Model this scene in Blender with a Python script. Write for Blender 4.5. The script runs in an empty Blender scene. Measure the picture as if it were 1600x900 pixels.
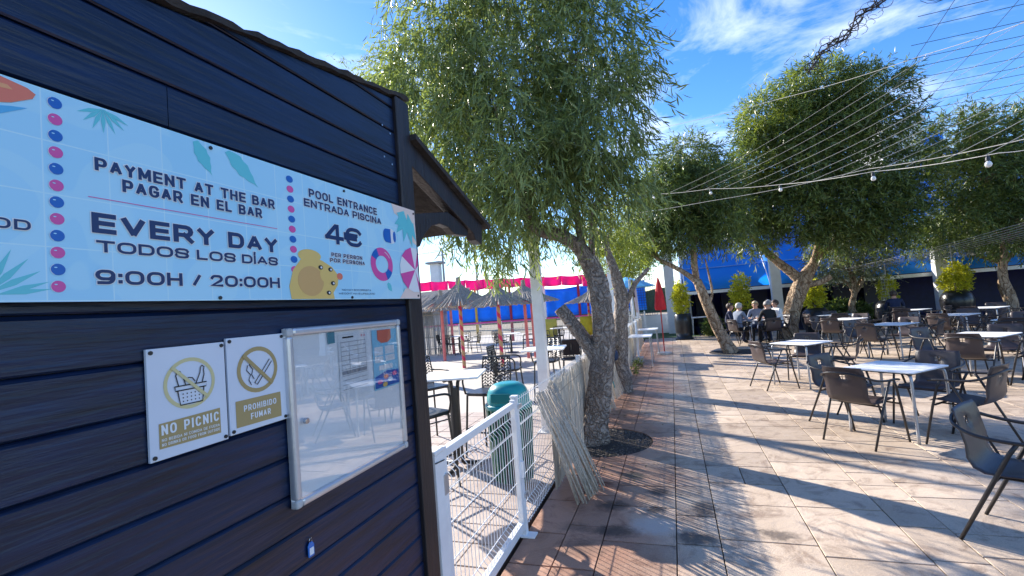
import bpy, bmesh, math, random
import numpy as np
from mathutils import Vector, Matrix
R = math.radians
random.seed(7)
S = bpy.context.scene
COL = S.collection

# ------------------------------------------------------------------ camera, sky, sun, exposure
CAMZ = 1.70
yaw, pitch, roll = R(18.5), R(2.52), R(4.5)
fw = Vector((-math.sin(yaw)*math.cos(pitch), math.cos(yaw)*math.cos(pitch), math.sin(pitch)))
r0 = Vector((math.cos(yaw), math.sin(yaw), 0)); u0 = r0.cross(fw)
rt = r0*math.cos(roll) - u0*math.sin(roll); up = u0*math.cos(roll) + r0*math.sin(roll)
cam_d = bpy.data.cameras.new('camera'); cam = bpy.data.objects.new('camera', cam_d); COL.objects.link(cam)
cam.matrix_world = Matrix(((rt.x, up.x, -fw.x, 0), (rt.y, up.y, -fw.y, 0), (rt.z, up.z, -fw.z, CAMZ), (0, 0, 0, 1)))
cam_d.sensor_width = 36; cam_d.lens = 36*740/1600; cam_d.clip_start = 0.05; cam_d.clip_end = 2000
S.camera = cam
SUN_EL, SUN_AZ = R(27), R(55)          # azimuth measured to the left of +Y
sdir = Vector((-math.sin(SUN_AZ)*math.cos(SUN_EL), math.cos(SUN_AZ)*math.cos(SUN_EL), math.sin(SUN_EL)))
W = bpy.data.worlds.new('World'); S.world = W; W.use_nodes = True
nt = W.node_tree; nt.nodes.clear()
def nn(t, **k):
    n = nt.nodes.new(t)
    for a, b in k.items(): setattr(n, a, b)
    return n
out = nn('ShaderNodeOutputWorld'); bg = nn('ShaderNodeBackground'); bg.inputs['Strength'].default_value = 0.125
sky = nn('ShaderNodeTexSky', sky_type='NISHITA'); sky.sun_disc = False
sky.sun_elevation = SUN_EL; sky.sun_rotation = -SUN_AZ
sky.air_density = 1.0; sky.dust_density = 0.1; sky.ozone_density = 3.0
tc = nn('ShaderNodeTexCoord'); mp = nn('ShaderNodeMapping'); mp.inputs['Scale'].default_value = (1.6, 1.0, 4.2); mp.inputs['Rotation'].default_value = (0.25, 0.1, 0.5)
nz = nn('ShaderNodeTexNoise'); nz.inputs['Scale'].default_value = 2.1; nz.inputs['Detail'].default_value = 9; nz.inputs['Roughness'].default_value = 0.62; nz.inputs['Distortion'].default_value = 0.7
cr = nn('ShaderNodeValToRGB'); cr.color_ramp.elements[0].position = 0.49; cr.color_ramp.elements[1].position = 0.88
cr.color_ramp.elements[1].color = (0.8, 0.8, 0.8, 1)
mx = nn('ShaderNodeMixRGB'); mx.inputs['Color2'].default_value = (6.6, 6.9, 7.3, 1)
L = nt.links.new
L(tc.outputs['Generated'], mp.inputs['Vector']); L(mp.outputs['Vector'], nz.inputs['Vector']); L(nz.outputs['Fac'], cr.inputs['Fac'])
hs = nn('ShaderNodeHueSaturation'); hs.inputs['Saturation'].default_value = 1.3; hs.inputs['Hue'].default_value = 0.512
L(sky.outputs['Color'], hs.inputs['Color']); L(hs.outputs['Color'], mx.inputs['Color1']); L(cr.outputs['Color'], mx.inputs['Fac'])
L(mx.outputs['Color'], bg.inputs['Color']); L(bg.outputs['Background'], out.inputs['Surface'])
sun_d = bpy.data.lights.new('sun', 'SUN'); sun = bpy.data.objects.new('sun', sun_d); COL.objects.link(sun)
sun_d.energy = 5.0; sun_d.angle = R(0.5); sun_d.color = (1.0, 0.93, 0.83)
sun.rotation_euler = (-sdir).to_track_quat('-Z', 'Y').to_euler()
S.view_settings.view_transform = 'Standard'; S.view_settings.look = 'None'; S.view_settings.exposure = 1.25; S.view_settings.gamma = 1.0
S.view_settings.use_curve_mapping = False

# ------------------------------------------------------------------ materials
MATS = {}
def mat(name, col, rough=0.6, metal=0.0, var=0.0, vscale=6.0, col2=None, bump=0.0, bscale=40.0, spec=0.5, stretch=(1, 1, 1), coat=0.0, objc=False):
    """Principled surface with procedural colour variation and relief."""
    if name in MATS: return MATS[name]
    m = bpy.data.materials.new(name); m.use_nodes = True; MATS[name] = m
    t = m.node_tree; p = t.nodes['Principled BSDF']
    p.inputs['Roughness'].default_value = rough; p.inputs['Metallic'].default_value = metal
    p.inputs['Specular IOR Level'].default_value = spec; p.inputs['Coat Weight'].default_value = coat
    c = (*col, 1)
    p.inputs['Base Color'].default_value = c
    if objc: src = t.nodes.new('ShaderNodeTexCoord').outputs['Object']
    else: src = t.nodes.new('ShaderNodeNewGeometry').outputs['Position']
    ma = t.nodes.new('ShaderNodeMapping'); ma.inputs['Scale'].default_value = stretch; t.links.new(src, ma.inputs['Vector'])
    if var > 0 or col2:
        n = t.nodes.new('ShaderNodeTexNoise'); n.inputs['Scale'].default_value = vscale; n.inputs['Detail'].default_value = 6; n.inputs['Roughness'].default_value = 0.65
        t.links.new(ma.outputs['Vector'], n.inputs['Vector'])
        r_ = t.nodes.new('ShaderNodeValToRGB'); r_.color_ramp.elements[0].position = 0.32; r_.color_ramp.elements[1].position = 0.68
        c2 = (*col2, 1) if col2 else (*[min(1, x*(1+var)) for x in col], 1)
        c1 = c if col2 else (*[x*(1-var) for x in col], 1)
        r_.color_ramp.elements[0].color = c1; r_.color_ramp.elements[1].color = c2
        t.links.new(n.outputs['Fac'], r_.inputs['Fac']); t.links.new(r_.outputs['Color'], p.inputs['Base Color'])
    if bump > 0:
        n2 = t.nodes.new('ShaderNodeTexNoise'); n2.inputs['Scale'].default_value = bscale; n2.inputs['Detail'].default_value = 5
        t.links.new(ma.outputs['Vector'], n2.inputs['Vector'])
        b = t.nodes.new('ShaderNodeBump'); b.inputs['Strength'].default_value = bump; b.inputs['Distance'].default_value = 0.01
        t.links.new(n2.outputs['Fac'], b.inputs['Height']); t.links.new(b.outputs['Normal'], p.inputs['Normal'])
    return m

def leaf_mat(name, c_dark, c_light, trans=0.45, rough=0.4):
    m = bpy.data.materials.new(name); m.use_nodes = True; MATS[name] = m
    t = m.node_tree; t.nodes.clear(); N = t.nodes.new; K = t.links.new
    o = N('ShaderNodeOutputMaterial'); a = N('ShaderNodeAttribute'); a.attribute_name = 'tint'
    rp = N('ShaderNodeValToRGB'); rp.color_ramp.elements[0].color = (*c_dark, 1); rp.color_ramp.elements[1].color = (*c_light, 1)
    K(a.outputs['Fac'], rp.inputs['Fac'])
    p = N('ShaderNodeBsdfPrincipled'); p.inputs['Roughness'].default_value = rough; p.inputs['Specular IOR Level'].default_value = 0.5
    K(rp.outputs['Color'], p.inputs['Base Color'])
    tr = N('ShaderNodeBsdfTranslucent'); g = N('ShaderNodeMixRGB'); g.blend_type = 'MULTIPLY'; g.inputs['Fac'].default_value = 1
    g.inputs['Color2'].default_value = (1.15, 1.12, 0.55, 1); K(rp.outputs['Color'], g.inputs['Color1']); K(g.outputs['Color'], tr.inputs['Color'])
    ms = N('ShaderNodeMixShader'); ms.inputs['Fac'].default_value = trans
    K(p.outputs['BSDF'], ms.inputs[1]); K(tr.outputs['BSDF'], ms.inputs[2]); K(ms.outputs['Shader'], o.inputs['Surface'])
    return m

def paver_mat():
    m = bpy.data.materials.new('stamped_concrete'); m.use_nodes = True; t = m.node_tree; N = t.nodes.new; K = t.links.new
    p = t.nodes['Principled BSDF']; p.inputs['Roughness'].default_value = 0.5; p.inputs['Specular IOR Level'].default_value = 0.35
    g = N('ShaderNodeNewGeometry'); oi = N('ShaderNodeObjectInfo')
    def noise(s, d=6, r_=0.6, dist=0.0):
        n = N('ShaderNodeTexNoise'); n.inputs['Scale'].default_value = s; n.inputs['Detail'].default_value = d; n.inputs['Roughness'].default_value = r_; n.inputs['Distortion'].default_value = dist
        K(g.outputs['Position'], n.inputs['Vector']); return n
    def ramp(src, a, b, ca, cb):
        r_ = N('ShaderNodeValToRGB'); e = r_.color_ramp.elements; e[0].position = a; e[1].position = b; e[0].color = (*ca, 1); e[1].color = (*cb, 1); K(src, r_.inputs['Fac']); return r_.outputs['Color']
    def mixc(f, a, b, mode='MIX'):
        x = N('ShaderNodeMixRGB'); x.blend_type = mode
        if isinstance(f, float): x.inputs['Fac'].default_value = f
        else: K(f, x.inputs['Fac'])
        for s, v in ((x.inputs['Color1'], a), (x.inputs['Color2'], b)):
            if isinstance(v, tuple): s.default_value = (*v, 1)
            else: K(v, s)
        return x.outputs['Color']
    base = ramp(noise(1.1, 5, 0.6, 0.6).outputs['Fac'], 0.35, 0.66, (0.54, 0.43, 0.325), (0.68, 0.56, 0.44))
    # shade tone of the left walkway by the fence, painted in as redder concrete
    sx = N('ShaderNodeSeparateXYZ'); K(g.outputs['Position'], sx.inputs[0])
    wob = N('ShaderNodeMath'); wob.operation = 'MULTIPLY_ADD'; K(noise(0.9).outputs['Fac'], wob.inputs[0]); wob.inputs[1].default_value = 1.8; K(sx.outputs['X'], wob.inputs[2])
    red = ramp(wob.outputs[0], 0.35, 1.0, (1, 1, 1), (0, 0, 0))
    base = mixc(red, base, mixc(0.85, base, (0.40, 0.205, 0.135)))
    rnd = N('ShaderNodeMath'); rnd.operation = 'ADD'; K(oi.outputs['Random'], rnd.inputs[0]); K(g.outputs['Random Per Island'], rnd.inputs[1])
    fr = N('ShaderNodeMath'); fr.operation = 'FRACT'; K(rnd.outputs[0], fr.inputs[0])
    base = mixc(1.0, base, ramp(fr.outputs[0], 0.0, 1.0, (0.76, 0.74, 0.73), (1.08, 1.06, 1.04)), 'MULTIPLY')
    # dark weathered blotches, pale lime bloom, fine grit
    base = mixc(1.0, base, ramp(noise(3.7, 7, 0.7, 1.2).outputs['Fac'], 0.36, 0.50, (0.62, 0.58, 0.57), (1, 1, 1)), 'MULTIPLY')
    base = mixc(ramp(noise(2.3, 6, 0.65, 0.8).outputs['Fac'], 0.64, 0.76, (0, 0, 0), (0.45, 0.45, 0.45)), base, (0.56, 0.53, 0.50))
    base = mixc(1.0, base, ramp(noise(160, 3, 0.7).outputs['Fac'], 0.35, 0.6, (0.74, 0.74, 0.74), (1.08, 1.08, 1.08)), 'MULTIPLY')
    # stains with a shape of their own (oil and rust spots, one pale paint spill)
    wv = noise(11.0, 6, 0.75).outputs['Color']
    pos = N('ShaderNodeVectorMath'); pos.operation = 'MULTIPLY_ADD'; K(wv, pos.inputs[0]); pos.inputs[1].default_value = (0.22, 0.22, 0); K(g.outputs['Position'], pos.inputs[2])
    for (x, y, rx, ry, c, s) in STAINS:
        a = N('ShaderNodeVectorMath'); a.operation = 'SUBTRACT'; K(pos.outputs[0], a.inputs[0]); a.inputs[1].default_value = (x+0.11, y+0.11, 0)
        b = N('ShaderNodeVectorMath'); b.operation = 'MULTIPLY'; K(a.outputs[0], b.inputs[0]); b.inputs[1].default_value = (1/rx, 1/ry, 0)
        l = N('ShaderNodeVectorMath'); l.operation = 'LENGTH'; K(b.outputs[0], l.inputs[0])
        base = mixc(ramp(l.outputs['Value'], 0.45, 0.95, (s, s, s), (0, 0, 0)), base, c)
    K(base, p.inputs['Base Color'])
    bp = N('ShaderNodeBump'); bp.inputs['Strength'].default_value = 0.55; bp.inputs['Distance'].default_value = 0.012
    hm = N('ShaderNodeMath'); hm.operation = 'ADD'; K(noise(9, 8, 0.65, 0.9).outputs['Fac'], hm.inputs[0])
    h2 = N('ShaderNodeMath'); h2.operation = 'MULTIPLY'; K(noise(120, 3).outputs['Fac'], h2.inputs[0]); h2.inputs[1].default_value = 0.12
    K(h2.outputs[0], hm.inputs[1]); K(hm.outputs[0], bp.inputs['Height']); K(bp.outputs['Normal'], p.inputs['Normal'])
    MATS['stamped_concrete'] = m; return m
DK = (0.045, 0.035, 0.032); DG = (0.05, 0.055, 0.045); PL = (0.52, 0.48, 0.45)
STAINS = [(-0.50, 4.75, .16, .14, DG, .8), (-0.26, 4.38, .13, .12, DK, .9), (-0.62, 4.05, .17, .12, DK, .85), (-0.27, 4.02, .12, .1, DK, .85),
          (-0.28, 3.72, .22, .18, PL, .6), (-0.56, 3.60, .24, .12, DK, .8), (0.10, 4.08, .13, .2, DK, .8), (0.02, 3.58, .2, .14, DK, .8),
          (0.55, 3.72, .16, .09, DK, .7), (-0.12, 5.0, .14, .06, DK, .4), (-0.86, 3.62, .16, .12, DK, .5), (-0.75, 3.3, .2, .15, DK, .5), (-0.75, 4.5, .1, .12, (0.14, 0.05, 0.03), .8)]

def translucent(m, f=.45):
    t = m.node_tree; p = t.nodes['Principled BSDF']; o_ = t.nodes['Material Output']; tr = t.nodes.new('ShaderNodeBsdfTranslucent'); ms = t.nodes.new('ShaderNodeMixShader'); ms.inputs[0].default_value = f
    if p.inputs['Base Color'].is_linked: t.links.new(p.inputs['Base Color'].links[0].from_socket, tr.inputs['Color'])
    else: tr.inputs['Color'].default_value = p.inputs['Base Color'].default_value
    t.links.new(p.outputs[0], ms.inputs[1]); t.links.new(tr.outputs[0], ms.inputs[2]); t.links.new(ms.outputs[0], o_.inputs['Surface']); return m
def stripe_mat(name, ca, cb, freq, twist):
    """painted spiral bands along a pole (object space)"""
    m = bpy.data.materials.new(name); m.use_nodes = True; t = m.node_tree; N = t.nodes.new; K = t.links.new; MATS[name] = m
    p = t.nodes['Principled BSDF']; p.inputs['Roughness'].default_value = 0.6
    o = N('ShaderNodeTexCoord'); s = N('ShaderNodeSeparateXYZ'); K(o.outputs['Object'], s.inputs[0])
    a = N('ShaderNodeMath'); a.operation = 'ARCTAN2'; K(s.outputs['Y'], a.inputs[0]); K(s.outputs['X'], a.inputs[1])
    b = N('ShaderNodeMath'); b.operation = 'MULTIPLY_ADD'; K(s.outputs['Z'], b.inputs[0]); b.inputs[1].default_value = freq
    k = N('ShaderNodeMath'); k.operation = 'MULTIPLY'; K(a.outputs[0], k.inputs[0]); k.inputs[1].default_value = twist/(2*math.pi); K(k.outputs[0], b.inputs[2])
    f = N('ShaderNodeMath'); f.operation = 'FRACT'; K(b.outputs[0], f.inputs[0])
    q = N('ShaderNodeMath'); q.operation = 'GREATER_THAN'; K(f.outputs[0], q.inputs[0]); q.inputs[1].default_value = 0.55
    x = N('ShaderNodeMixRGB'); x.inputs['Color1'].default_value = (*ca, 1); x.inputs['Color2'].default_value = (*cb, 1); K(q.outputs[0], x.inputs['Fac']); K(x.outputs['Color'], p.inputs['Base Color'])
    return m

def banner_mat():
    m = bpy.data.materials.new('banner_print'); m.use_nodes = True; t = m.node_tree; N = t.nodes.new; K = t.links.new; MATS['banner_print'] = m
    p = t.nodes['Principled BSDF']; p.inputs['Roughness'].default_value = 0.35
    g = N('ShaderNodeNewGeometry'); s = N('ShaderNodeSeparateXYZ'); K(g.outputs['Position'], s.inputs[0])
    c = N('ShaderNodeCombineXYZ'); K(s.outputs['Y'], c.inputs['X']); K(s.outputs['Z'], c.inputs['Y'])
    b = N('ShaderNodeTexBrick'); b.offset = 0; b.inputs['Scale'].default_value = 1; b.inputs['Brick Width'].default_value = 0.115; b.inputs['Row Height'].default_value = 0.105
    b.inputs['Mortar Size'].default_value = 0.0014; b.inputs['Mortar Smooth'].default_value = 0.2; K(c.outputs[0], b.inputs['Vector'])
    b.inputs['Color1'].default_value = (0.38, 0.72, 0.92, 1); b.inputs['Color2'].default_value = (0.43, 0.76, 0.94, 1); b.inputs['Mortar'].default_value = (0.60, 0.85, 0.95, 1)
    n = N('ShaderNodeTexNoise'); n.inputs['Scale'].default_value = 4.0; n.inputs['Detail'].default_value = 1.0; n.inputs['Distortion'].default_value = 1.6; K(c.outputs[0], n.inputs['Vector'])
    r_ = N('ShaderNodeValToRGB'); e = r_.color_ramp.elements; e[0].position = 0.50; e[1].position = 0.52; e[0].color = (0, 0, 0, 1); e[1].color = (0.35, 0.35, 0.35, 1); K(n.outputs['Fac'], r_.inputs['Fac'])
    x = N('ShaderNodeMixRGB'); K(r_.outputs['Color'], x.inputs['Fac']); K(b.outputs['Color'], x.inputs['Color1']); x.inputs['Color2'].default_value = (0.55, 0.84, 0.94, 1); K(x.outputs['Color'], p.inputs['Base Color'])
    return m

# ------------------------------------------------------------------ mesh helpers
class MB:
    def __init__(s): s.v = []; s.f = []
    def add(s, vs, fs):
        o = len(s.v); s.v += [tuple(v) for v in vs]; s.f += [tuple(i+o for i in f) for f in fs]; return s
    def box(s, c, d, rz=0.0, M=None):
        x, y, z = d[0]/2, d[1]/2, d[2]/2
        vs = [Vector((a*x, b*y, e*z)) for a in (-1, 1) for b in (-1, 1) for e in (-1, 1)]
        if rz: vs = [Matrix.Rotation(rz, 3, 'Z') @ v for v in vs]
        if M: vs = [M @ v for v in vs]
        vs = [v + Vector(c) for v in vs]
        return s.add(vs, [(0, 1, 3, 2), (4, 6, 7, 5), (0, 4, 5, 1), (2, 3, 7, 6), (0, 2, 6, 4), (1, 5, 7, 3)])
    def tube(s, pts, rad, n=6, cap=True):
        pts = [Vector(p) for p in pts]; k = len(pts)
        if not hasattr(rad, '__len__'): rad = [rad]*k
        vs = []; ref = None
        for i, p in enumerate(pts):
            d = (pts[min(i+1, k-1)] - pts[max(i-1, 0)])
            d = d.normalized() if d.length > 1e-9 else Vector((0, 0, 1))
            if ref is None: ref = Vector((1, 0, 0)) if abs(d.x) < 0.8 else Vector((0, 1, 0))
            a = (ref - d*ref.dot(d)).normalized(); b = d.cross(a); ref = a
            for j in range(n):
                t = 2*math.pi*j/n; vs.append(p + (a*math.cos(t) + b*math.sin(t))*rad[i])
        fs = [(i*n+j, i*n+(j+1) % n, (i+1)*n+(j+1) % n, (i+1)*n+j) for i in range(k-1) for j in range(n)]
        if cap: fs += [tuple(range(n-1, -1, -1)), tuple((k-1)*n+j for j in range(n))]
        return s.add(vs, fs)
    def lathe(s, prof, n=20, c=(0, 0, 0)):
        vs = [(c[0]+r_*math.cos(2*math.pi*j/n), c[1]+r_*math.sin(2*math.pi*j/n), c[2]+z) for r_, z in prof for j in range(n)]
        k = len(prof)
        fs = [(i*n+j, i*n+(j+1) % n, (i+1)*n+(j+1) % n, (i+1)*n+j) for i in range(k-1) for j in range(n)]
        fs += [tuple(range(n-1, -1, -1)), tuple((k-1)*n+j for j in range(n))]
        return s.add(vs, fs)
    def prism(s, poly, x0, x1, axis='X'):
        """poly in the plane normal to axis, extruded x0..x1 (X: (y,z); Y: (x,z); Z: (x,y))"""
        n = len(poly)
        def mk(a, q): return (a, q[0], q[1]) if axis == 'X' else ((q[0], a, q[1]) if axis == 'Y' else (q[0], q[1], a))
        vs = [mk(x0, q) for q in poly] + [mk(x1, q) for q in poly]
        return s.add(vs, [tuple(range(n-1, -1, -1)), tuple(range(n, 2*n))] + [(i, (i+1) % n, (i+1) % n+n, i+n) for i in range(n)])
    def grid(s, fn, nu, nv):
        vs = [fn(i/nu, j/nv) for i in range(nu+1) for j in range(nv+1)]
        return s.add(vs, [(i*(nv+1)+j, (i+1)*(nv+1)+j, (i+1)*(nv+1)+j+1, i*(nv+1)+j+1) for i in range(nu) for j in range(nv)])
    def mesh(s, name, m, smooth=False):
        me = bpy.data.meshes.new(name); me.from_pydata(s.v, [], s.f); me.update()
        bm = bmesh.new(); bm.from_mesh(me); bmesh.ops.recalc_face_normals(bm, faces=bm.faces); bm.to_mesh(me); bm.free()
        if smooth: me.polygons.foreach_set('use_smooth', [True]*len(me.polygons))
        if m: me.materials.append(m)
        return me
    def build(s, name, m, parent=None, smooth=False, bevel=0.0, solid=0.0, seg=2):
        o = obj(name, s.mesh(name, m, smooth), parent)
        if solid: md = o.modifiers.new('solid', 'SOLIDIFY'); md.thickness = solid; md.offset = 0
        if bevel: md = o.modifiers.new('bevel', 'BEVEL'); md.width = bevel; md.segments = seg; md.limit_method = 'ANGLE'; md.angle_limit = R(40)
        return o
def obj(name, me, parent=None):
    o = bpy.data.objects.new(name, me); COL.objects.link(o)
    if parent: o.parent = parent
    return o
def tag(o, label=None, cat=None, group=None, kind=None):
    if label: o['label'] = label
    if cat: o['category'] = cat
    if group: o['group'] = group
    if kind: o['kind'] = kind
    return o
def thing(name, loc, label, cat, group=None, rz=0.0):
    o = bpy.data.objects.new(name, None); COL.objects.link(o); o.location = loc; o.rotation_euler = (0, 0, rz); o.empty_display_size = 0.1
    return tag(o, label, cat, group)
def dup(root, loc, rz, label=None, group=None):
    def cp(o, par):
        c = o.copy(); COL.objects.link(c)
        if par: c.parent = par
        for ch in kids.get(o.name, []): cp(ch, c)
        return c
    kids = {}
    def walk(o):
        kids[o.name] = list(o.children)
        for ch in o.children: walk(ch)
    walk(root)
    r_ = cp(root, None); r_.location = loc; r_.rotation_euler = (0, 0, rz)
    if label: r_['label'] = label
    if group: r_['group'] = group
    return r_
def bez(pts, n=8):
    """Catmull-Rom through points"""
    P = [Vector(p) for p in pts]; P = [P[0]*2-P[1]] + P + [P[-1]*2-P[-2]]; o = []
    for i in range(1, len(P)-2):
        for k in range(n):
            t = k/n; a, b, c, d = P[i-1], P[i], P[i+1], P[i+2]
            o.append(0.5*((2*b) + (c-a)*t + (2*a-5*b+4*c-d)*t*t + (3*b-a-3*c+d)*t**3))
    o.append(P[-2]); return o
def npmesh(name, V, F, m, tint=None):
    me = bpy.data.meshes.new(name); nv = len(V); k = F.shape[1]
    me.vertices.add(nv); me.vertices.foreach_set('co', V.astype(np.float32).ravel())
    me.loops.add(F.size); me.loops.foreach_set('vertex_index', F.astype(np.int32).ravel())
    me.polygons.add(len(F)); me.polygons.foreach_set('loop_start', np.arange(0, F.size, k, dtype=np.int32))
    if tint is not None:
        a = me.attributes.new('tint', 'FLOAT', 'POINT'); a.data.foreach_set('value', tint.astype(np.float32))
    me.update(calc_edges=True); me.materials.append(m); return me

paver_m = paver_mat()
white_paint = mat('white_powder_coat', (0.78, 0.79, 0.80), 0.35, var=0.06, vscale=9)
black_metal = mat('black_metal', (0.018, 0.018, 0.02), 0.4)
timber_dark = mat('dark_blue_stained_timber', (0.003, 0.006, 0.018), 0.34, col2=(0.005, 0.020, 0.072), vscale=3.0, bump=0.35, bscale=9, stretch=(6, 0.7, 9), spec=0.45)
timber_post = mat('weathered_dark_post', (0.012, 0.009, 0.011), 0.45, col2=(0.03, 0.022, 0.024), vscale=4, bump=0.4, bscale=10, stretch=(6, 6, 0.7))
tarpaper = mat('roofing_felt', (0.022, 0.019, 0.018), 0.9, col2=(0.05, 0.043, 0.04), vscale=12, bump=0.9, bscale=35)

# ------------------------------------------------------------------ ground and paving
o = MB().grid(lambda u, v: (-300+600*u, -200+700*v, -0.10), 2, 2).build('ground', mat('dry_earth', (0.22, 0.18, 0.13), 0.95, var=0.25, vscale=0.4, bump=0.4, bscale=3)); tag(o, kind='structure')
mortar = mat('dark_joint', (0.10, 0.075, 0.055), 0.95, var=0.3, vscale=30)
terr = MB().box((8.9, 8.5, -0.047), (20.2, 27, 0.05)).build('terrace', mortar); tag(terr, kind='structure')
PIT = (-0.98, 5.88, 0.62); PIT2 = (1.62, 14.7, 0.75)
strips = [-1.20, -0.90, -0.62, -0.118, 0.168, 0.765, 1.335, 1.62, 2.22, 2.80]
rng = random.Random(3)
while strips[-1] < 12.5: strips.append(strips[-1] + rng.choice([.29, .57, .6, .57]))
cells = []
for a, b in zip(strips[:-1], strips[1:]):
    y = 0.9 + rng.random()*0.3
    while y < 20.6:
        l = rng.choice([.30, .45, .60, .60, .75]) if b-a > .4 else rng.choice([.30, .45, .60])
        if b-a > .5 and l <= .45 and rng.random() < .35:
            m_ = (a+b)/2; cells.append((a, m_, y, y+l)); cells.append((m_, b, y, y+l))
        else: cells.append((a, b, y, y+l))
        y += l
G = 0.004
def paver_mesh(w, l):
    c = 0.0018; x, y = w/2-G, l/2-G*1.7
    v = [(-x, -y, -.02), (x, -y, -.02), (x, y, -.02), (-x, y, -.02), (-x, -y, -c), (x, -y, -c), (x, y, -c), (-x, y, -c), (-x+c, -y+c, 0), (x-c, -y+c, 0), (x-c, y-c, 0), (-x+c, y-c, 0)]
    f = [(8, 9, 10, 11)] + [(4+i, 4+(i+1) % 4, 8+(i+1) % 4, 8+i) for i in range(4)] + [(i, (i+1) % 4, 4+(i+1) % 4, 4+i) for i in range(4)]
    return v, f
def hits(c, P): return any(True for _ in [0] if (max(c[0], min(P[0], c[1]))-P[0])**2 + (max(c[2], min(P[1], c[3]))-P[1])**2 < P[2]**2)
def seen_size(c):
    v = Vector(((c[0]+c[1])/2, (c[2]+c[3])/2, -CAMZ)); d = v.dot(fw)
    if d < 0.3: return -1
    x, y = 740*v.dot(rt)/d, 740*v.dot(up)/d
    if abs(x) > 860 or abs(y) > 520: return -1
    return (c[1]-c[0])*(c[3]-c[2])*CAMZ/d**3
whole = [c for c in cells if not hits(c, PIT) and not hits(c, PIT2)]
cutc = [c for c in cells if hits(c, PIT) or hits(c, PIT2)]
whole.sort(key=seen_size, reverse=True)
pm_cache = {}; rest = MB()
for i, c in enumerate(whole):
    w, l = round(c[1]-c[0], 3), round(c[3]-c[2], 3); cx, cy = (c[0]+c[1])/2, (c[2]+c[3])/2
    v, f = paver_mesh(w, l); dz = rng.uniform(-.0015, .0015)
    if i < 285 and seen_size(c) > 0:
        if (w, l) not in pm_cache: pm_cache[(w, l)] = MB().add(v, f).mesh('paver', paver_m)
        p = obj('paver', pm_cache[(w, l)], terr); p.location = (cx, cy, dz); p.rotation_euler = (rng.uniform(-.002, .002), rng.uniform(-.002, .002), 0)
    else: rest.add([(a+cx, b+cy, z+dz) for a, b, z in v], f)
tag(rest.build('paver_field', paver_m, terr), kind='stuff')
for c in cutc:                                           # pavers cut round the two tree pits
    P = PIT if hits(c, PIT) else PIT2; n = 10; st = 0.03
    nx, ny = max(3, int((c[1]-c[0])/st)), max(3, int((c[3]-c[2])/st)); mb = MB()
    def vert(i, j):
        x = c[0]+G+(c[1]-c[0]-2*G)*i/nx; y = c[2]+G+(c[3]-c[2]-2*G)*j/ny; d = math.hypot(x-P[0], y-P[1])
        if 0 < d < P[2]: x, y = P[0]+(x-P[0])/d*P[2], P[1]+(y-P[1])/d*P[2]
        return x, y, d
    for i in range(nx):
        for j in range(ny):
            q = [vert(i, j), vert(i+1, j), vert(i+1, j+1), vert(i, j+1)]
            if sum(e[2] < P[2] for e in q) == 4: continue
            ar = abs(sum(q[k][0]*q[(k+1) % 4][1]-q[(k+1) % 4][0]*q[k][1] for k in range(4)))/2
            if ar < 1e-7: continue
            mb.add([(e[0], e[1], 0) for e in q], [(0, 1, 2, 3)])
    if not mb.f: continue
    me = mb.mesh('paver', paver_m); bm = bmesh.new(); bm.from_mesh(me); bmesh.ops.remove_doubles(bm, verts=bm.verts, dist=1e-5)
    ex = bmesh.ops.extrude_face_region(bm, geom=bm.faces[:]); bmesh.ops.translate(bm, vec=(0, 0, -.02), verts=[e for e in ex['geom'] if isinstance(e, bmesh.types.BMVert)])
    bmesh.ops.recalc_face_normals(bm, faces=bm.faces); bm.to_mesh(me); bm.free(); obj('paver', me, terr)
soil_m = mat('dark_wet_soil', (0.018, 0.013, 0.010), 0.85, col2=(0.05, 0.038, 0.03), vscale=40, bump=1.0, bscale=60)
grav_m = mat('tree_pit_gravel', (0.03, 0.025, 0.022), 0.8, col2=(0.20, 0.17, 0.15), vscale=30)
def gravel(P, n, nm, seed):
    q = random.Random(seed); mb = MB()
    for _ in range(n):
        a, r_ = q.random()*6.28, P[2]*math.sqrt(q.random())*.97; s = q.uniform(.006, .016); c = Vector((P[0]+r_*math.cos(a), P[1]+r_*math.sin(a), -.012))
        M = Matrix.Rotation(q.random()*6, 3, 'Z') @ Matrix.Rotation(q.random()*6, 3, 'X')
        vs = [M @ Vector(v)*s*q.uniform(.7, 1.2)+c for v in ((1, 0, 0), (-1, 0, 0), (0, 1, 0), (0, -1, 0), (0, 0, .8), (0, 0, -.8))]
        mb.add(vs, [(0, 2, 4), (2, 1, 4), (1, 3, 4), (3, 0, 4), (2, 0, 5), (1, 2, 5), (3, 1, 5), (0, 3, 5)])
    bed = MB().lathe([(P[2]-.002, -.021), (P[2]-.002, -.013), (P[2]*.5, -.008), (0.01, -.004)], 40, (P[0], P[1], 0)).build(nm, soil_m); tag(bed, kind='structure')
    tag(mb.build('gravel', grav_m, bed), kind='stuff')
gravel(PIT, 1500, 'tree_pit', 1); gravel(PIT2, 500, 'tree_pit', 2)

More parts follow.
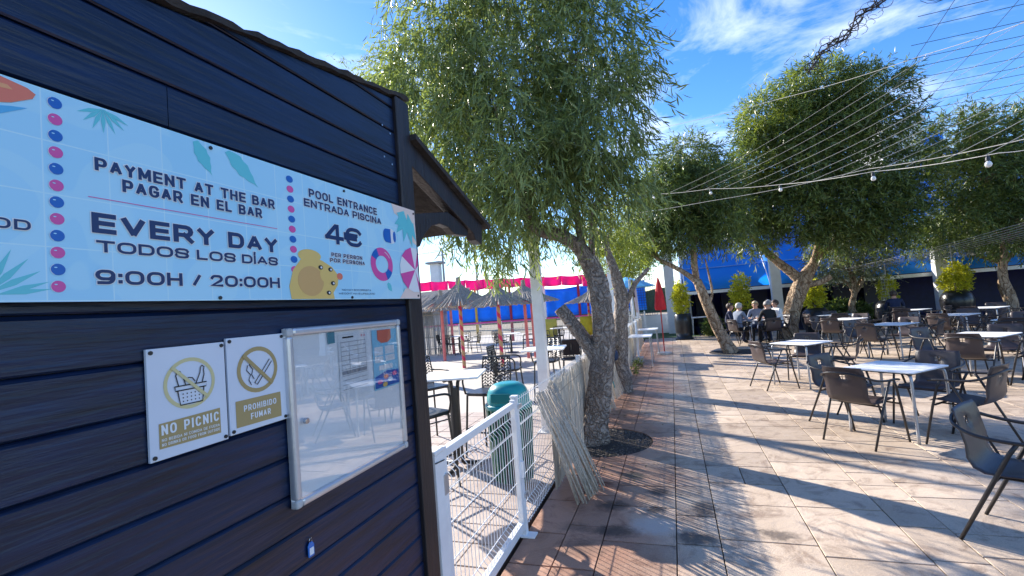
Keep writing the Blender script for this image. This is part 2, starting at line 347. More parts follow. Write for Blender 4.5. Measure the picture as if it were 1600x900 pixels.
# pool deck beyond the fence
deck_m = mat('pool_deck_concrete', (0.40, 0.36, 0.31), 0.8, col2=(0.52, 0.47, 0.41), vscale=1.5, bump=0.3, bscale=30)
deck = MB().box((-11.2, 13, -0.047), (19.9, 36, 0.05)).build('pool_deck', mat('deck_joint', (0.13, 0.10, 0.085), 0.95, var=.2)); tag(deck, kind='structure')
dt_m = mat('deck_tile', (0.34, 0.26, 0.22), 0.6, col2=(0.46, 0.38, 0.33), vscale=4, bump=0.3, bscale=20)
me_t = MB().add(*paver_mesh(.30, .30)).mesh('deck_tile', dt_m)
for i in range(9):
    for j in range(18):
        t_ = obj('deck_tile', me_t, deck); t_.location = (-1.40-.30*i, 2.2+.30*j, rng.uniform(-.001, .001))
MB().prism([(-1.25, 7.45), (-1.25, 31), (-21, 31), (-21, -5), (-3.95, -5), (-3.95, 7.45)], -.022, -.001, 'Z').build('deck_slab', deck_m, deck)
# artificial turf strip beyond the terrace
o = MB().box((-0.35, 23.0, -0.02), (2.6, 4.7, 0.06)).build('turf_strip', mat('turf_green', (0.03, 0.075, 0.02), 0.95, col2=(0.06, 0.12, 0.035), vscale=25, bump=.8, bscale=200)); tag(o, kind='structure')


# ------------------------------------------------------------------ kiosk
XW = -1.17
def WP(Y, Z, X): k = X/XW; return (Y*k, CAMZ + (Z-CAMZ)*k)      # a point seen on the wall plane, moved to a plane a few cm in front
kiosk = thing('kiosk', (XW, 0.4, 0), 'dark blue timber kiosk with horizontal boards and felt roof', 'kiosk')
kiosk.matrix_world = Matrix.Translation((XW, 0.4, 0))
def kpart(mb, nm, m, **k):
    mb.v = [(v[0]-XW, v[1]-0.4, v[2]) for v in mb.v]; return mb.build(nm, m, kiosk, **k)
def roof_z(y): return 2.558 + (y-0.848)*0.1826
rg = random.Random(11)
zb = 1.76 - 0.1165*16
while zb < 2.80:
    z0, z1 = max(zb, 0.02)+.001, zb+.1165-.001
    # board ends: the roof edge cuts the top boards
    y0, y1 = -1.6, 1.929
    cuts = [y0, y1]
    if abs(zb-2.226) < .02: cuts = [y0, .855, y1]
    elif rg.random() < .5: cuts = [y0, rg.uniform(-1.0, 0.3), y1]
    for a, b in zip(cuts[:-1], cuts[1:]):
        a2 = a
        if roof_z(a) < z1+.02: a2 = max(a, (z0+.004-2.558)/.1826+.848)
        if a2 > b-.05: continue
        mb = MB(); n = 2
        ztop = lambda y: min(z1, roof_z(y)-.012)
        ys = [a2+.001] + [y for y in ((z1+.012-2.558)/.1826+.848,) if a2+.01 < y < b-.01] + [b-.001]
        prof = []
        for y in ys:
            zt = max(ztop(y), z0+.003); ch = min(.009, (zt-z0)*.5)
            prof.append([(XW-.03, y, z0), (XW-.004, y, z0), (XW, y, z0+.004), (XW, y, zt-ch), (XW-.009, y, zt), (XW-.03, y, zt)])
        vs = [p for q in prof for p in q]; k = 6
        fs = [(i*k+j, i*k+(j+1) % k, (i+1)*k+(j+1) % k, (i+1)*k+j) for i in range(len(prof)-1) for j in range(k)] + [tuple(range(k)), tuple((len(prof)-1)*k+j for j in range(k-1, -1, -1))]
        kpart(mb.add(vs, fs), 'plank', timber_dark)
    zb += .1165
kpart(MB().box((XW-.015, 1.9875, 1.385), (.07, .115, 2.73)), 'corner_post', timber_post, bevel=.006)
# side facing the pool: boards beyond the corner, back and left walls
for k in range(20):
    z = .06+.1165*k; kpart(MB().box((XW-1.55, 2.03, z+.058), (2.95, .025, .112)), 'side_plank', timber_dark, bevel=.004)
kpart(MB().box((XW-3.1, .2, 1.2), (.03, 3.6, 2.4)), 'back_wall', timber_dark); kpart(MB().box((XW-1.55, -1.62, 1.1), (3.1, .03, 2.15)), 'end_wall', timber_dark)
kpart(MB().prism([(-1.6, .02), (1.93, .02), (1.93, roof_z(1.93)-.03), (-1.6, roof_z(-1.6)-.03)], XW-.05, XW-.031), 'light_stop_sheet', timber_dark)  # unseen sheet added to stop sun leaking through the board grooves
kpart(MB().box((XW-1.55, 2.0, 1.2), (2.95, .02, 2.36)), 'light_stop_sheet', timber_dark)  # second added sheet, stops light behind the pool side boards
# roof: ragged felt over boards, lifted edge
mb = MB()
def roof_pt(u, v, top):
    y = -1.9 + 3.96*u; x = -4.4 + (XW+.016+4.4)*v; q = random.Random(int(u*997)+(7 if top else 0))
    e = (q.random()-.5)*.008 if v > .96 else 0
    return (x+e*1.5, y, roof_z(y)+(.012 + e if top else -.006+e*.5))
nu, nv = 90, 6
for top in (True, False):
    mb.grid(lambda u, v: roof_pt(u, v**.3, top), nu, nv)
off = (nu+1)*(nv+1)
mb.f += [(i*(nv+1)+nv, (i+1)*(nv+1)+nv, off+(i+1)*(nv+1)+nv, off+i*(nv+1)+nv) for i in range(nu)] + [(nu*(nv+1)+j, nu*(nv+1)+j+1, off+nu*(nv+1)+j+1, off+nu*(nv+1)+j) for j in range(nv)]
kpart(mb, 'roof_felt', tarpaper)
kpart(MB().prism([(-1.9, roof_z(-1.9)-.011), (2.0, roof_z(2.0)-.011), (2.0, roof_z(2.0)-.06), (-1.9, roof_z(-1.9)-.06)], XW-.06, XW-.032), 'barge_board', timber_post)
# porch over the pool side: sloping rafters, roof deck, carved brackets
def porch_z(y): return 2.565 - (y-2.05)*0.335
for xo in (0.0, -1.0, -2.0, -2.95):
    kpart(MB().prism([(2.044, porch_z(2.044)), (2.93, porch_z(2.93)), (2.90, porch_z(2.93)-.13), (2.80, porch_z(2.80)-.155), (2.76, porch_z(2.76)-.125), (2.044, porch_z(2.044)-.125)], XW-.045+xo, XW+.015+xo), 'rafter', timber_post, bevel=.004)
    arc = [(2.044, 2.03)] + [(2.06+.05, 2.05), (2.17, 2.12), (2.25, 2.175), (2.35, 2.20), (2.46, 2.195), (2.53, 2.165)]
    kpart(MB().prism(arc+[(2.72, 2.175), (2.74, 2.235), (2.46, 2.285), (2.044, 2.205)], XW-.05+xo, XW-.005+xo), 'bracket', timber_post, bevel=.004)
kpart(MB().prism([(2.044, porch_z(2.044)+.002), (2.99, porch_z(2.99)+.002), (2.99, porch_z(2.99)+.03), (2.044, porch_z(2.044)+.03)], XW-3.3, XW+.05), 'porch_roof', tarpaper)
screw_m = mat('zinc_screw', (.6, .6, .62), .3, 1.0)
sc_me = MB().add([(0 if a < 8 else .002, .0045*math.cos(a*math.pi/4), .0045*math.sin(a*math.pi/4)) for a in range(16)], [tuple(range(8)), tuple(range(15, 7, -1))] + [(i, (i+1) % 8, 8+(i+1) % 8, 8+i) for i in range(8)]).mesh('screw', screw_m)
for (y, z) in ((1.83, 2.575), (1.89, 2.555), (1.83, 2.43), (1.89, 2.41)):
    s_ = obj('screw', sc_me, kiosk); s_.location = (.0005, y-.4, z)

# ------------------------------------------------------------------ flat print helpers (lie in a plane X = const)
def ink(name, c, rough=.4): return mat('ink_'+name, c, rough)
NAVY, WHT, PINK, BLUE = ink('navy', (.004, .028, .12)), ink('white', (.82, .84, .86)), ink('pink', (.72, .09, .36)), ink('blue', (.006, .13, .50))
TEAL, SAND, GOLD, BLK = ink('teal', (.14, .60, .66)), ink('sand', (.85, .68, .60)), ink('gold', (.42, .31, .13)), ink('black', (.012, .012, .014))
YEL, YEL2, ORG, PALE = ink('yellow', (.80, .55, .16)), ink('ochre', (.68, .40, .14)), ink('orange', (.80, .20, .12)), ink('pale', (.45, .76, .90))
def _arc(cx, cy, rx, ry, a0, a1, n=8): return [(cx+rx*math.cos(R(a0+(a1-a0)*k/n)), cy+ry*math.sin(R(a0+(a1-a0)*k/n))) for k in range(n+1)]
_O = [(.38, 0)] + _arc(.38, .38, .38, .38, 270, 180, 5)[1:] + _arc(.38, .62, .38, .38, 180, 90, 5) + _arc(.62, .62, .38, .38, 90, 0, 5) + _arc(.62, .38, .38, .38, 0, -90, 5) + [(.38, 0)]
_C = _arc(.62, .62, .38, .38, 35, 90, 4) + _arc(.38, .62, .38, .38, 90, 180, 5) + _arc(.38, .38, .38, .38, 180, 270, 5) + _arc(.62, .38, .38, .38, 270, 325, 4)
_S = [(1, .78), (.92, .93), (.72, 1), (.28, 1), (.07, .92), (0, .76), (.07, .61), (.28, .53), (.72, .48), (.93, .40), (1, .24), (.93, .08), (.72, 0), (.28, 0), (.08, .07), (0, .22)]
_P = [(0, 1), (.68, 1)] + _arc(.70, .70, .30, .30, 90, -90, 6) + [(0, .40)]
_I = [(0, 0), (0, 1)]
GL = {'A': (1.05, [[(0, 0), (.5, 1)], [(.5, 1), (1, 0)], [(.2, .30), (.8, .30)]]), 'B': (1, [_I, [(0, 1), (.66, 1)] + _arc(.68, .76, .26, .24, 90, -90, 6) + [(0, .52)], [(.66, .52)] + _arc(.72, .26, .28, .26, 90, -90, 6) + [(0, 0)]]),
      'C': (1, [_C]), 'D': (1, [[(0, 0), (0, 1), (.6, 1)] + _arc(.60, .60, .40, .40, 90, 0, 5) + _arc(.60, .40, .40, .40, 0, -90, 5) + [(0, 0)]]), 'E': (.88, [[(1, 1), (0, 1), (0, 0), (1, 0)], [(0, .5), (.92, .5)]]),
      'F': (.85, [[(1, 1), (0, 1), (0, 0)], [(0, .48), (.9, .48)]]), 'G': (1.02, [_C, [(1, .22), (1, .46), (.58, .46)]]), 'H': (1, [[(0, 0), (0, 1)], [(1, 0), (1, 1)], [(0, .5), (1, .5)]]), 'I': (0, [[(0, 0), (0, 1)]]),
      '\u00cd': (0, [[(0, 0), (0, 1)], [(0, 1.30), (.05, 1.52)]]), 'K': (1, [[(0, 0), (0, 1)], [(.02, .42), (1, 1)], [(.36, .62), (1, 0)]]), 'L': (.82, [[(0, 1), (0, 0), (1, 0)]]), 'M': (1.25, [[(0, 0), (0, 1)], [(1, 0), (1, 1)], [(.06, .97), (.5, .15)], [(.5, .15), (.94, .97)]]),
      'N': (1.02, [[(0, 0), (0, 1)], [(1, 0), (1, 1)], [(.03, .98), (.97, .02)]]), 'O': (1.12, [_O]), '0': (1.08, [_O]), 'P': (.98, [_I, _P]), 'R': (1, [_I, _P, [(.58, .40), (1, 0)]]), 'S': (1, [_S]), 'T': (1, [[(0, 1), (1, 1)], [(.5, 1), (.5, 0)]]),
      'U': (1, [[(0, 1), (0, .38)] + _arc(.38, .38, .38, .38, 180, 270, 5) + _arc(.62, .38, .38, .38, 270, 360, 5) + [(1, 1)]]), 'V': (1.05, [[(0, 1), (.5, 0)], [(.5, 0), (1, 1)]]), 'W': (1.5, [[(0, 1), (.24, 0)], [(.24, 0), (.5, .85)], [(.5, .85), (.76, 0)], [(.76, 0), (1, 1)]]),
      'Y': (1.02, [[(0, 1), (.5, .46)], [(.5, .46), (1, 1)], [(.5, .5), (.5, 0)]]), '2': (.95, [_arc(.32, .72, .32, .28, 160, 90, 4) + _arc(.66, .72, .32, .28, 90, -50, 7) + [(.02, 0), (1, 0)]]), '4': (1, [[(.70, 0), (.70, 1), (.58, 1), (0, .28)], [(0, .26), (1, .26)]]),
      '9': (1, [_arc(.34, .67, .34, .33, 90, 270, 8) + [(.66, .34)] + _arc(.66, .67, .34, .33, 270, 450, 8)[1:] + [(.34, 1)], [(1, .67), (1, .42)] + _arc(.60, .42, .40, .42, 0, -90, 6) + [(.08, 0)]]),
      '\u20ac': (1, [_C, [(-.12, .62), (.66, .62)], [(-.12, .38), (.6, .38)]]), ':': (0, [[(0, .10), (0, .14)], [(0, .66), (0, .70)]]), '/': (.55, [[(0, 0), (1, 1)]])}
def lettering(txt, y0, y1, zb, zt, X, m, parent, bold=.23, halo=None, name='lettering', org=(0, 0, 0)):
    """wide poster capitals drawn as mitred strokes; bold is the stroke width as a share of the cap height"""
    h = zt-zb; th = bold*h; gap = th*1.55; n = len(txt); big = h > .024; gk = .42 if big else .62
    wsum = sum(GL[c][0] for c in txt if c != ' '); fixed = sum(th for c in txt if c != ' ') + gap*(len(txt)-1)*gk + sum(th*1.7 for c in txt if c == ' ')
    W_ = (y1-y0-fixed)/wsum; y = y0; J, JH = MB(), MB(); hc = h-th*.78; lev = 0
    for c in txt:
        if c == ' ': y += th*1.7+gap*gk; continue
        w, strokes = GL[c]; mb, hb = (MB(), MB()) if big else (J, JH)
        for st in strokes:
            P = [Vector((y+th/2+q[0]*(w*W_ if w else th*1.2), zb+th*.39+q[1]*hc)) for q in st]; P = [p_ for k, p_ in enumerate(P) if k == 0 or (p_-P[k-1]).length > 1e-6]
            for tw, lv, dest, ex in ((th, 0, mb, 0),) + (((th+.0042, -.0010, hb, .0021),) if halo else ()):
                Q = list(P); closed = (Q[0]-Q[-1]).length < 1e-6; vs = []
                cap = th/2 if c in 'AVWKR/Y\u00cd' and False else 0
                if not closed: d0 = (Q[0]-Q[1]).normalized(); d1 = (Q[-1]-Q[-2]).normalized(); e = th*.5+ex if c not in 'AVWY/KMN' or abs(d0.x) < .02 else th*.12+ex; e *= 1 if abs(d0.x) > .5 else .8; Q[0] = Q[0]+d0*e; Q[-1] = Q[-1]+d1*e
                for k, p_ in enumerate(Q):
                    a = (Q[k]-Q[k-1]).normalized() if k > 0 else ((Q[k]-Q[-2]).normalized() if closed else None); b = (Q[k+1]-Q[k]).normalized() if k < len(Q)-1 else ((Q[1]-Q[0]).normalized() if closed else None)
                    a = a or b; b = b or a; t_ = (a+b); t_ = t_.normalized() if t_.length > 1e-6 else b; nr = Vector((-t_.y, t_.x)); cs = max(.55, abs(nr.dot(Vector((-b.y, b.x)))))
                    for sg_ in (1, -1): v = p_+Vector((nr.x, nr.y*.78))*(sg_*tw/2/cs); vs.append((X+lv+.00003*lev-org[0], v.x-org[1], v.y-org[2]))
                dest.add(vs, [(2*k, 2*k+1, 2*k+3, 2*k+2) for k in range(len(Q)-1)])
            lev += 1
        if big:
            mb.build('letter', m, parent)
            if halo: hb.build('letter_outline', halo, parent)
        y += w*W_+th+gap*gk
    if not big:
        tag(J.build(name, m, parent), kind='stuff')
        if halo: tag(JH.build(name+'_outline', halo, parent), kind='stuff')
def flat(poly, X, m, parent, name, org):
    return MB().add([(X-org[0], y-org[1], z-org[2]) for y, z in poly], [tuple(range(len(poly)))]).build(name, m, parent)
def ell(cy, cz, ry, rz, n=24, a0=0, a1=360): return [(cy+ry*math.cos(R(a0+(a1-a0)*i/n)), cz+rz*math.sin(R(a0+(a1-a0)*i/n))) for i in range(n if a1-a0 == 360 else n+1)]
def ring(cy, cz, ry, rz, w, X, m, parent, name, org, a0=0, a1=360, n=32):
    mb = MB(); vs = []
    for i in range(n+1):
        a = R(a0+(a1-a0)*i/n); vs += [(X-org[0], cy+ry*math.cos(a)-org[1], cz+rz*math.sin(a)-org[2]), (X-org[0], cy+(ry-w)*math.cos(a)-org[1], cz+(rz-w)*math.sin(a)-org[2])]
    return mb.add(vs, [(2*i, 2*i+1, 2*i+3, 2*i+2) for i in range(n)]).build(name, m, parent)
def stroke(pts, w, X, m, parent, name, org):
    vs = []; P = [Vector(p) for p in pts]
    for i, p in enumerate(P):
        d = (P[min(i+1, len(P)-1)]-P[max(i-1, 0)]).normalized(); nrm = Vector((-d.y, d.x))*w/2
        vs += [(X-org[0], p.x+nrm.x-org[1], p.y+nrm.y-org[2]), (X-org[0], p.x-nrm.x-org[1], p.y-nrm.y-org[2])]
    return MB().add(vs, [(2*i, 2*i+1, 2*i+3, 2*i+2) for i in range(len(P)-1)]).build(name, m, parent)

# ------------------------------------------------------------------ long banner
XB = -1.1290
OB = (XB, 0.5, 1.74)
ban = thing('pool_banner', OB, 'long light blue printed banner with pool prices and opening hours on kiosk', 'banner')
def bw(Y, Z): return WP(Y, Z, XB)
(by1, bz1) = bw(2.063, 2.222); (_, bz0) = bw(2.063, 1.786)
MB().box((-.0025, (by1-.9)/2-OB[1], (bz0+bz1)/2-OB[2]), (.005, by1+.9, bz1-bz0)).build('panel', banner_mat(), ban)
def bt(txt, y0, y1, z0, z1, lvl=.002, bold=.26, halo=True, m=NAVY):
    a, b = bw(y0, z0); c, d = bw(y1, z1); lettering(txt, a, c, b, d, XB+lvl, m, ban, bold, WHT if halo else None, org=OB)
bt('PAYMENT AT THE BAR', .686, 1.181, 2.075, 2.104); bt('PAGAR EN EL BAR', .740, 1.130, 2.038, 2.067)
bt('EVERY DAY', .676, 1.186, 1.9355, 1.9805, bold=.30); bt('TODOS LOS D\u00cdAS', .683, 1.182, 1.894, 1.920, bold=.27)
bt('9:00H / 20:00H', .679, 1.185, 1.8235, 1.8555, bold=.27); bt('OD', .516, .573, 1.925, 1.945, bold=.25)
bt('POOL ENTRANCE', 1.338, 1.741, 2.147, 2.177, halo=True); bt('ENTRADA PISCINA', 1.312, 1.769, 2.110, 2.138)
bt('4\u20ac', 1.408, 1.626, 1.993, 2.068, bold=.25); bt('PER PERSON', 1.436, 1.618, 1.944, 1.959, halo=True); bt('POR PERSONA', 1.427, 1.633, 1.9235, 1.9385)
bt('NO HAY SOCORRISTA', 1.483, 1.663, 1.8185, 1.825, halo=False, bold=.2); bt('WE DONT HAVE LIFEGUARD', 1.464, 1.688, 1.8045, 1.811, halo=False, bold=.2)
def bp(poly, m, name, lvl=.001): return flat([bw(*q) for q in poly], XB+lvl, m, ban, name, OB)
bp([(.672, 2.0125), (1.189, 2.0125), (1.189, 2.0143), (.672, 2.0143)], PINK, 'rule_line')
for i in range(12):
    z = 2.198-(2.198-1.817)*i/11; y = .619-.005*i/11
    bp(ell(y, z, .0125, .0118), (BLUE, PINK)[i % 2], 'dot'); ring(*bw(y, z), .0128, .0121, .0009, XB+.0014, WHT, ban, 'dot_rim', OB, 120, 240, 8)
    bp(ell(y-.004, z+.004, .0028, .0012, 10), PALE, 'dot_shine', .0016)
for i in range(10):
    z = 2.189-(2.189-1.886)*i/9; bp(ell(1.2525, z, .015, .0115), (BLUE, PINK)[i % 2], 'dot')
# fern and palm leaf ornaments
def fern(cy, cz, angs, ln, w, nm='palm_leaf'):
    for ia, a in enumerate(angs):
        a = R(a); d = (math.cos(a), math.sin(a)); p = (-d[1], d[0])
        pts = [(cy, cz), (cy+d[0]*ln*.5+p[0]*w, cz+d[1]*ln*.5+p[1]*w), (cy+d[0]*ln, cz+d[1]*ln), (cy+d[0]*ln*.5-p[0]*w, cz+d[1]*ln*.5-p[1]*w)]
        pts = [(y, min(z, 2.218)) for y, z in pts]
        bp(pts, TEAL, nm, .0005+.0001*ia)
fern(.707, 2.219, (205, 225, 247, 270, 295, 320, 338), .056, .0045); fern(.505, 1.800, (30, 48, 66, 84), .095, .006); fern(.52, 1.80, (8, 18), .085, .005)
def bananaleaf(y0, z0, ang, ln, w):
    d = (math.cos(R(ang)), math.sin(R(ang))); p = (-d[1], d[0]); prof = []
    for s in (1, -1):
        q = [(y0+d[0]*ln*t+p[0]*w*s*math.sin(math.pi*min(1, t*.95+.12))*(1-.18*(k % 2)), z0+d[1]*ln*t+p[1]*w*s*math.sin(math.pi*min(1, t*.95+.12))*(1-.18*(k % 2))) for k, t in enumerate([0, .15, .28, .4, .52, .64, .76, .88, 1])]
        prof += q if s == 1 else q[::-1]
    for i in range(8): bp([(y, min(z, 2.219)) for y, z in (prof[i], prof[i+1], prof[16-i], prof[17-i])], TEAL, 'palm_leaf', .0008)
bananaleaf(.925, 2.215, -62, .095, .022); bananaleaf(1.02, 2.218, -40, .135, .026)
bananaleaf(1.79, 1.855, -50, .05, .016)
# corner beach: sand, palm, umbrella, ball, ring
bp([(1.86, 2.222), (2.063, 2.222), (2.063, 2.05), (2.03, 2.06), (2.0, 2.13), (1.93, 2.17), (1.88, 2.18)], SAND, 'sand')
bp([(1.88, 1.787), (2.063, 1.787), (2.063, 1.92), (2.0, 1.86), (1.93, 1.83)], SAND, 'sand')
for ia, (a, ln) in enumerate(((150, .10), (190, .11), (215, .12), (250, .12), (285, .14), (312, .13), (20, .05))):
    cy, cz = 1.985, 2.165; d = (math.cos(R(a)), math.sin(R(a))); p = (-d[1]*.028, d[0]*.028)
    bp([(min(y, 2.06), min(z, 2.219)) for y, z in ((cy, cz), (cy+d[0]*ln*.45+p[0], cz+d[1]*ln*.3+p[1]), (cy+d[0]*ln, cz+d[1]*ln*.8-.02), (cy+d[0]*ln*.4-p[0], cz+d[1]*ln*.3-p[1]))], TEAL, 'palm_frond', .0015+.00012*ia)
bp([(1.985, 2.15), (1.998, 2.15), (2.02, 2.06), (2.005, 2.05)], SAND, 'palm_trunk', .0013)
uc, ur = (2.03, 1.925), (.135, .11)
for k in range(8):
    a0, a1 = 12+45*k, 57+45*k; pts = [uc] + [(min(uc[0]+ur[0]*math.cos(R(a)), 2.06), uc[1]+ur[1]*math.sin(R(a))) for a in (a0, (a0+a1)/2, a1)]
    bp(pts, (PINK, WHT)[k % 2], 'umbrella_gore', .0027)
fern(1.93, 1.80, (60, 80, 100, 120), .04, .004)
bp(ell(1.838, 2.068, .046, .034), WHT, 'beach_ball', .0012); bp([(1.838, 2.10)]+ell(1.80, 2.068, .02, .03, 8, 90, 270)+[(1.838, 2.036), (1.82, 2.05), (1.815, 2.068), (1.82, 2.09)][0:1], BLUE, 'ball_stripe', .0016); bp(ell(1.868, 2.068, .012, .026, 12), BLUE, 'ball_stripe', .0016)
cy, cz = bw(1.757, 1.936)
ring(cy, cz, .079, .070, .034, XB+.0012, PINK, ban, 'swim_ring', OB)
for a in (115, 295): ring(cy, cz, .079, .070, .034, XB+.0016, BLUE, ban, 'ring_band', OB, a, a+38, 8)
ring(cy, cz, .066, .058, .003, XB+.002, WHT, ban, 'ring_shine', OB, 30, 70, 6)
# yellow inflatable float
bp([(1.232, 1.788), (1.225, 1.83), (1.245, 1.885), (1.285, 1.925), (1.33, 1.935), (1.385, 1.925), (1.435, 1.905), (1.468, 1.875), (1.462, 1.84), (1.435, 1.81), (1.44, 1.788)], YEL, 'float_body', .0012)
bp(ell(1.325, 1.938, .055, .022), YEL, 'float_neck', .0013); bp(ell(1.325, 1.85, .062, .052), YEL2, 'float_shade', .0016)
bp(ell(1.475, 1.872, .017, .013, 10), ORG, 'float_beak', .0017); bp(ell(1.40, 1.875, .03, .028), YEL, 'float_cheek', .0018)
for (y, z) in ((1.375, 1.90), (1.425, 1.895), (1.435, 1.845), (1.41, 1.81)): bp(ell(y, z, .012, .008, 12), BLK, 'float_mark', .002); bp(ell(y+.003, z, .005, .004, 8), WHT, 'float_mark_shine', .0024)
# coral air bed at the left end of the print
bp([(.40, 2.23-.012), (.53, 2.219), (.575, 2.211), (.588, 2.203), (.583, 2.192), (.55, 2.172), (.40, 2.12)], ORG, 'air_bed', .0012); bp([(.42, 2.20), (.545, 2.205), (.553, 2.198), (.42, 2.182)], ink('coral', (.85, .38, .16)), 'air_bed_shine', .0016)
bp([(.40, 2.12), (.55, 2.165), (.575, 2.17), (.53, 2.142), (.40, 2.10)], ink('deep_water', (.10, .45, .76)), 'air_bed_shadow', .0008)
for (y, z) in ((.968, 2.209), (.974, 1.793), (1.53, 2.208), (1.54, 1.793), (2.05, 2.205), (2.045, 1.80)):
    s_ = obj('screw', MB().add([(0 if a < 8 else .003, .005*math.cos(a*math.pi/4), .005*math.sin(a*math.pi/4)) for a in range(16)], [tuple(range(8)), tuple(range(15, 7, -1))] + [(i, (i+1) % 8, 8+(i+1) % 8, 8+i) for i in range(8)]).mesh('screw', black_metal), ban); a, b = bw(y, z); s_.location = (.001, a-OB[1], b-OB[2])

# ------------------------------------------------------------------ two rule signs
XS = -1.160
plate_m = mat('aluminium_sign_white', (.70, .74, .82), .30, var=.03)
def plate(nm, y0, y1, z0, z1, label):
    (a, b), (c, d) = WP(y0, z0, XS), WP(y1, z1, XS); og = (XS, a, b)
    t_ = thing(nm, og, label, 'sign', 'rule signs on the kiosk wall')
    MB().box((-.004, (c-a)/2, (d-b)/2), (.008, c-a, d-b)).build('plate', plate_m, t_, bevel=.001)
    for y in (a+.009, c-.009):
        for z in (b+.009, d-.009): s_ = obj('screw', MB().add([(0 if k < 8 else .003, .005*math.cos(k*math.pi/4), .005*math.sin(k*math.pi/4)) for k in range(16)], [tuple(range(8)), tuple(range(15, 7, -1))] + [(i, (i+1) % 8, 8+(i+1) % 8, 8+i) for i in range(8)]).mesh('screw', black_metal), t_); s_.location = (.0005, y-a, z-b)
    return t_, og
sg, og = plate('no_picnic_sign', .776, .979, 1.409, 1.672, 'white NO PICNIC sign with crossed out basket on kiosk wall')
sp = lambda poly, m, nm, l=.001: flat([WP(y, z, XS) for y, z in poly], XS+l, m, sg, nm, og)
st_ = lambda pts, w, m, nm, l=.002: stroke([WP(*q, XS) for q in pts], w, XS+l, m, sg, nm, og)
LG = ink('pale_gold', (.66, .58, .30))
cy, cz = WP(.879, 1.578, XS); ring(cy, cz, .067, .063, .009, XS+.001, LG, sg, 'ban_ring', og)
# basket: rim, sides, holes, bottle, baguette, fruit
st_([(.838, 1.574), (.922, 1.574), (.920, 1.563), (.840, 1.563), (.838, 1.575)], .003, BLK, 'basket_rim')
st_([(.845, 1.563), (.851, 1.527), (.909, 1.527), (.914, 1.563)], .003, BLK, 'basket_side')
for r_ in range(3):
    for c in range(5): sp(ell(.859+.0105*c, 1.553-.009*r_, .0018, .0018, 8), BLK, 'basket_hole')
st_([(.893, 1.575), (.905, 1.600), (.907, 1.613), (.911, 1.618), (.917, 1.613), (.915, 1.606), (.916, 1.594), (.910, 1.575)], .0026, BLK, 'bottle')
st_([(.848, 1.575), (.842, 1.600), (.846, 1.613), (.853, 1.610), (.861, 1.592), (.866, 1.575)], .0026, BLK, 'baguette')
st_([(.866, 1.584), (.874, 1.592), (.884, 1.590), (.891, 1.580)], .0026, BLK, 'fruit')
st_([(.833, 1.622), (.925, 1.534)], .008, LG, 'ban_bar', .003)
sp([(.797, 1.435), (.957, 1.432), (.957, 1.498), (.797, 1.494)], GOLD, 'text_box')
def stx(t_, txt, y0, y1, z0, z1, o_, bold=.21):
    (a, b), (c, d) = WP(y0, z0, XS), WP(y1, z1, XS); lettering(txt, a, c, b, d, XS+.002, WHT, t_, bold, org=o_)
stx(sg, 'NO PICNIC', .802, .952, 1.466, 1.490, og); stx(sg, 'NO BEBIDA NI COMIDA DE FUERA', .802, .952, 1.451, 1.458, og, .18); stx(sg, 'NO DRINKS OR FOOD FROM OUTSIDE', .802, .952, 1.440, 1.447, og, .18)
sg, og = plate('no_smoking_sign', .986, 1.188, 1.414, 1.680, 'white PROHIBIDO FUMAR sign with crossed out cigarette on kiosk wall')
cy, cz = WP(1.086, 1.582, XS); ring(cy, cz, .071, .066, .012, XS+.001, GOLD, sg, 'ban_ring', og)
st_([(1.072, 1.545), (1.128, 1.607), (1.136, 1.600), (1.080, 1.538), (1.071, 1.546)], .0026, BLK, 'cigarette')
st_([(1.060, 1.540), (1.052, 1.556), (1.058, 1.570), (1.046, 1.584), (1.050, 1.598)], .0026, BLK, 'smoke'); st_([(1.070, 1.556), (1.062, 1.570), (1.067, 1.584), (1.056, 1.598), (1.060, 1.606)], .0026, BLK, 'smoke')
st_([(1.036, 1.628), (1.135, 1.534)], .011, GOLD, 'ban_bar', .003)
sp([(1.005, 1.430), (1.164, 1.428), (1.164, 1.502), (1.005, 1.503)], GOLD, 'text_box')
stx(sg, 'PROHIBIDO', 1.030, 1.145, 1.470, 1.487, og); stx(sg, 'FUMAR', 1.052, 1.122, 1.444, 1.461, og)

# ------------------------------------------------------------------ glazed notice case
XC = -1.140
(cy0, cz0), (cy1, cz1) = WP(1.207, 1.121, XC), WP(1.872, 1.694, XC)
case = thing('notice_case', (XC, cy0, cz0), 'glazed aluminium notice case with papers and lock on kiosk wall', 'notice case')
og = (XC, cy0, cz0); wd, ht = cy1-cy0, cz1-cz0
alu = mat('brushed_aluminium', (.62, .63, .66), .32, 0.6, var=.05, vscale=20); corner_m = mat('grey_plastic_corner', (.50, .50, .50), .5)
MB().box((-.013, wd/2, ht/2), (.012, wd-.004, ht-.004)).build('back_panel', mat('white_backing', (.92, .93, .94), .5), case)
FW = .026
for nm, c, d in (('frame_bar', (-.014, FW/2, ht/2), (.028, FW, ht-.05)), ('frame_bar', (-.014, wd-FW/2, ht/2), (.028, FW, ht-.05)), ('frame_bar', (-.014, wd/2, FW/2), (.028, wd-.05, FW)), ('frame_bar', (-.014, wd/2, ht-FW/2), (.028, wd-.05, FW))):
    MB().box(c, d).build(nm, alu, case, bevel=.009, seg=3)
for y in (.0135, wd-.0135):
    for z in (.0135, ht-.0135): MB().box((-.0137, y, z), (.0292, .0275, .0275)).build('corner_piece', corner_m, case, bevel=.008, seg=3)
gm = bpy.data.materials.new('case_glass'); gm.use_nodes = True; t = gm.node_tree; t.nodes.clear()
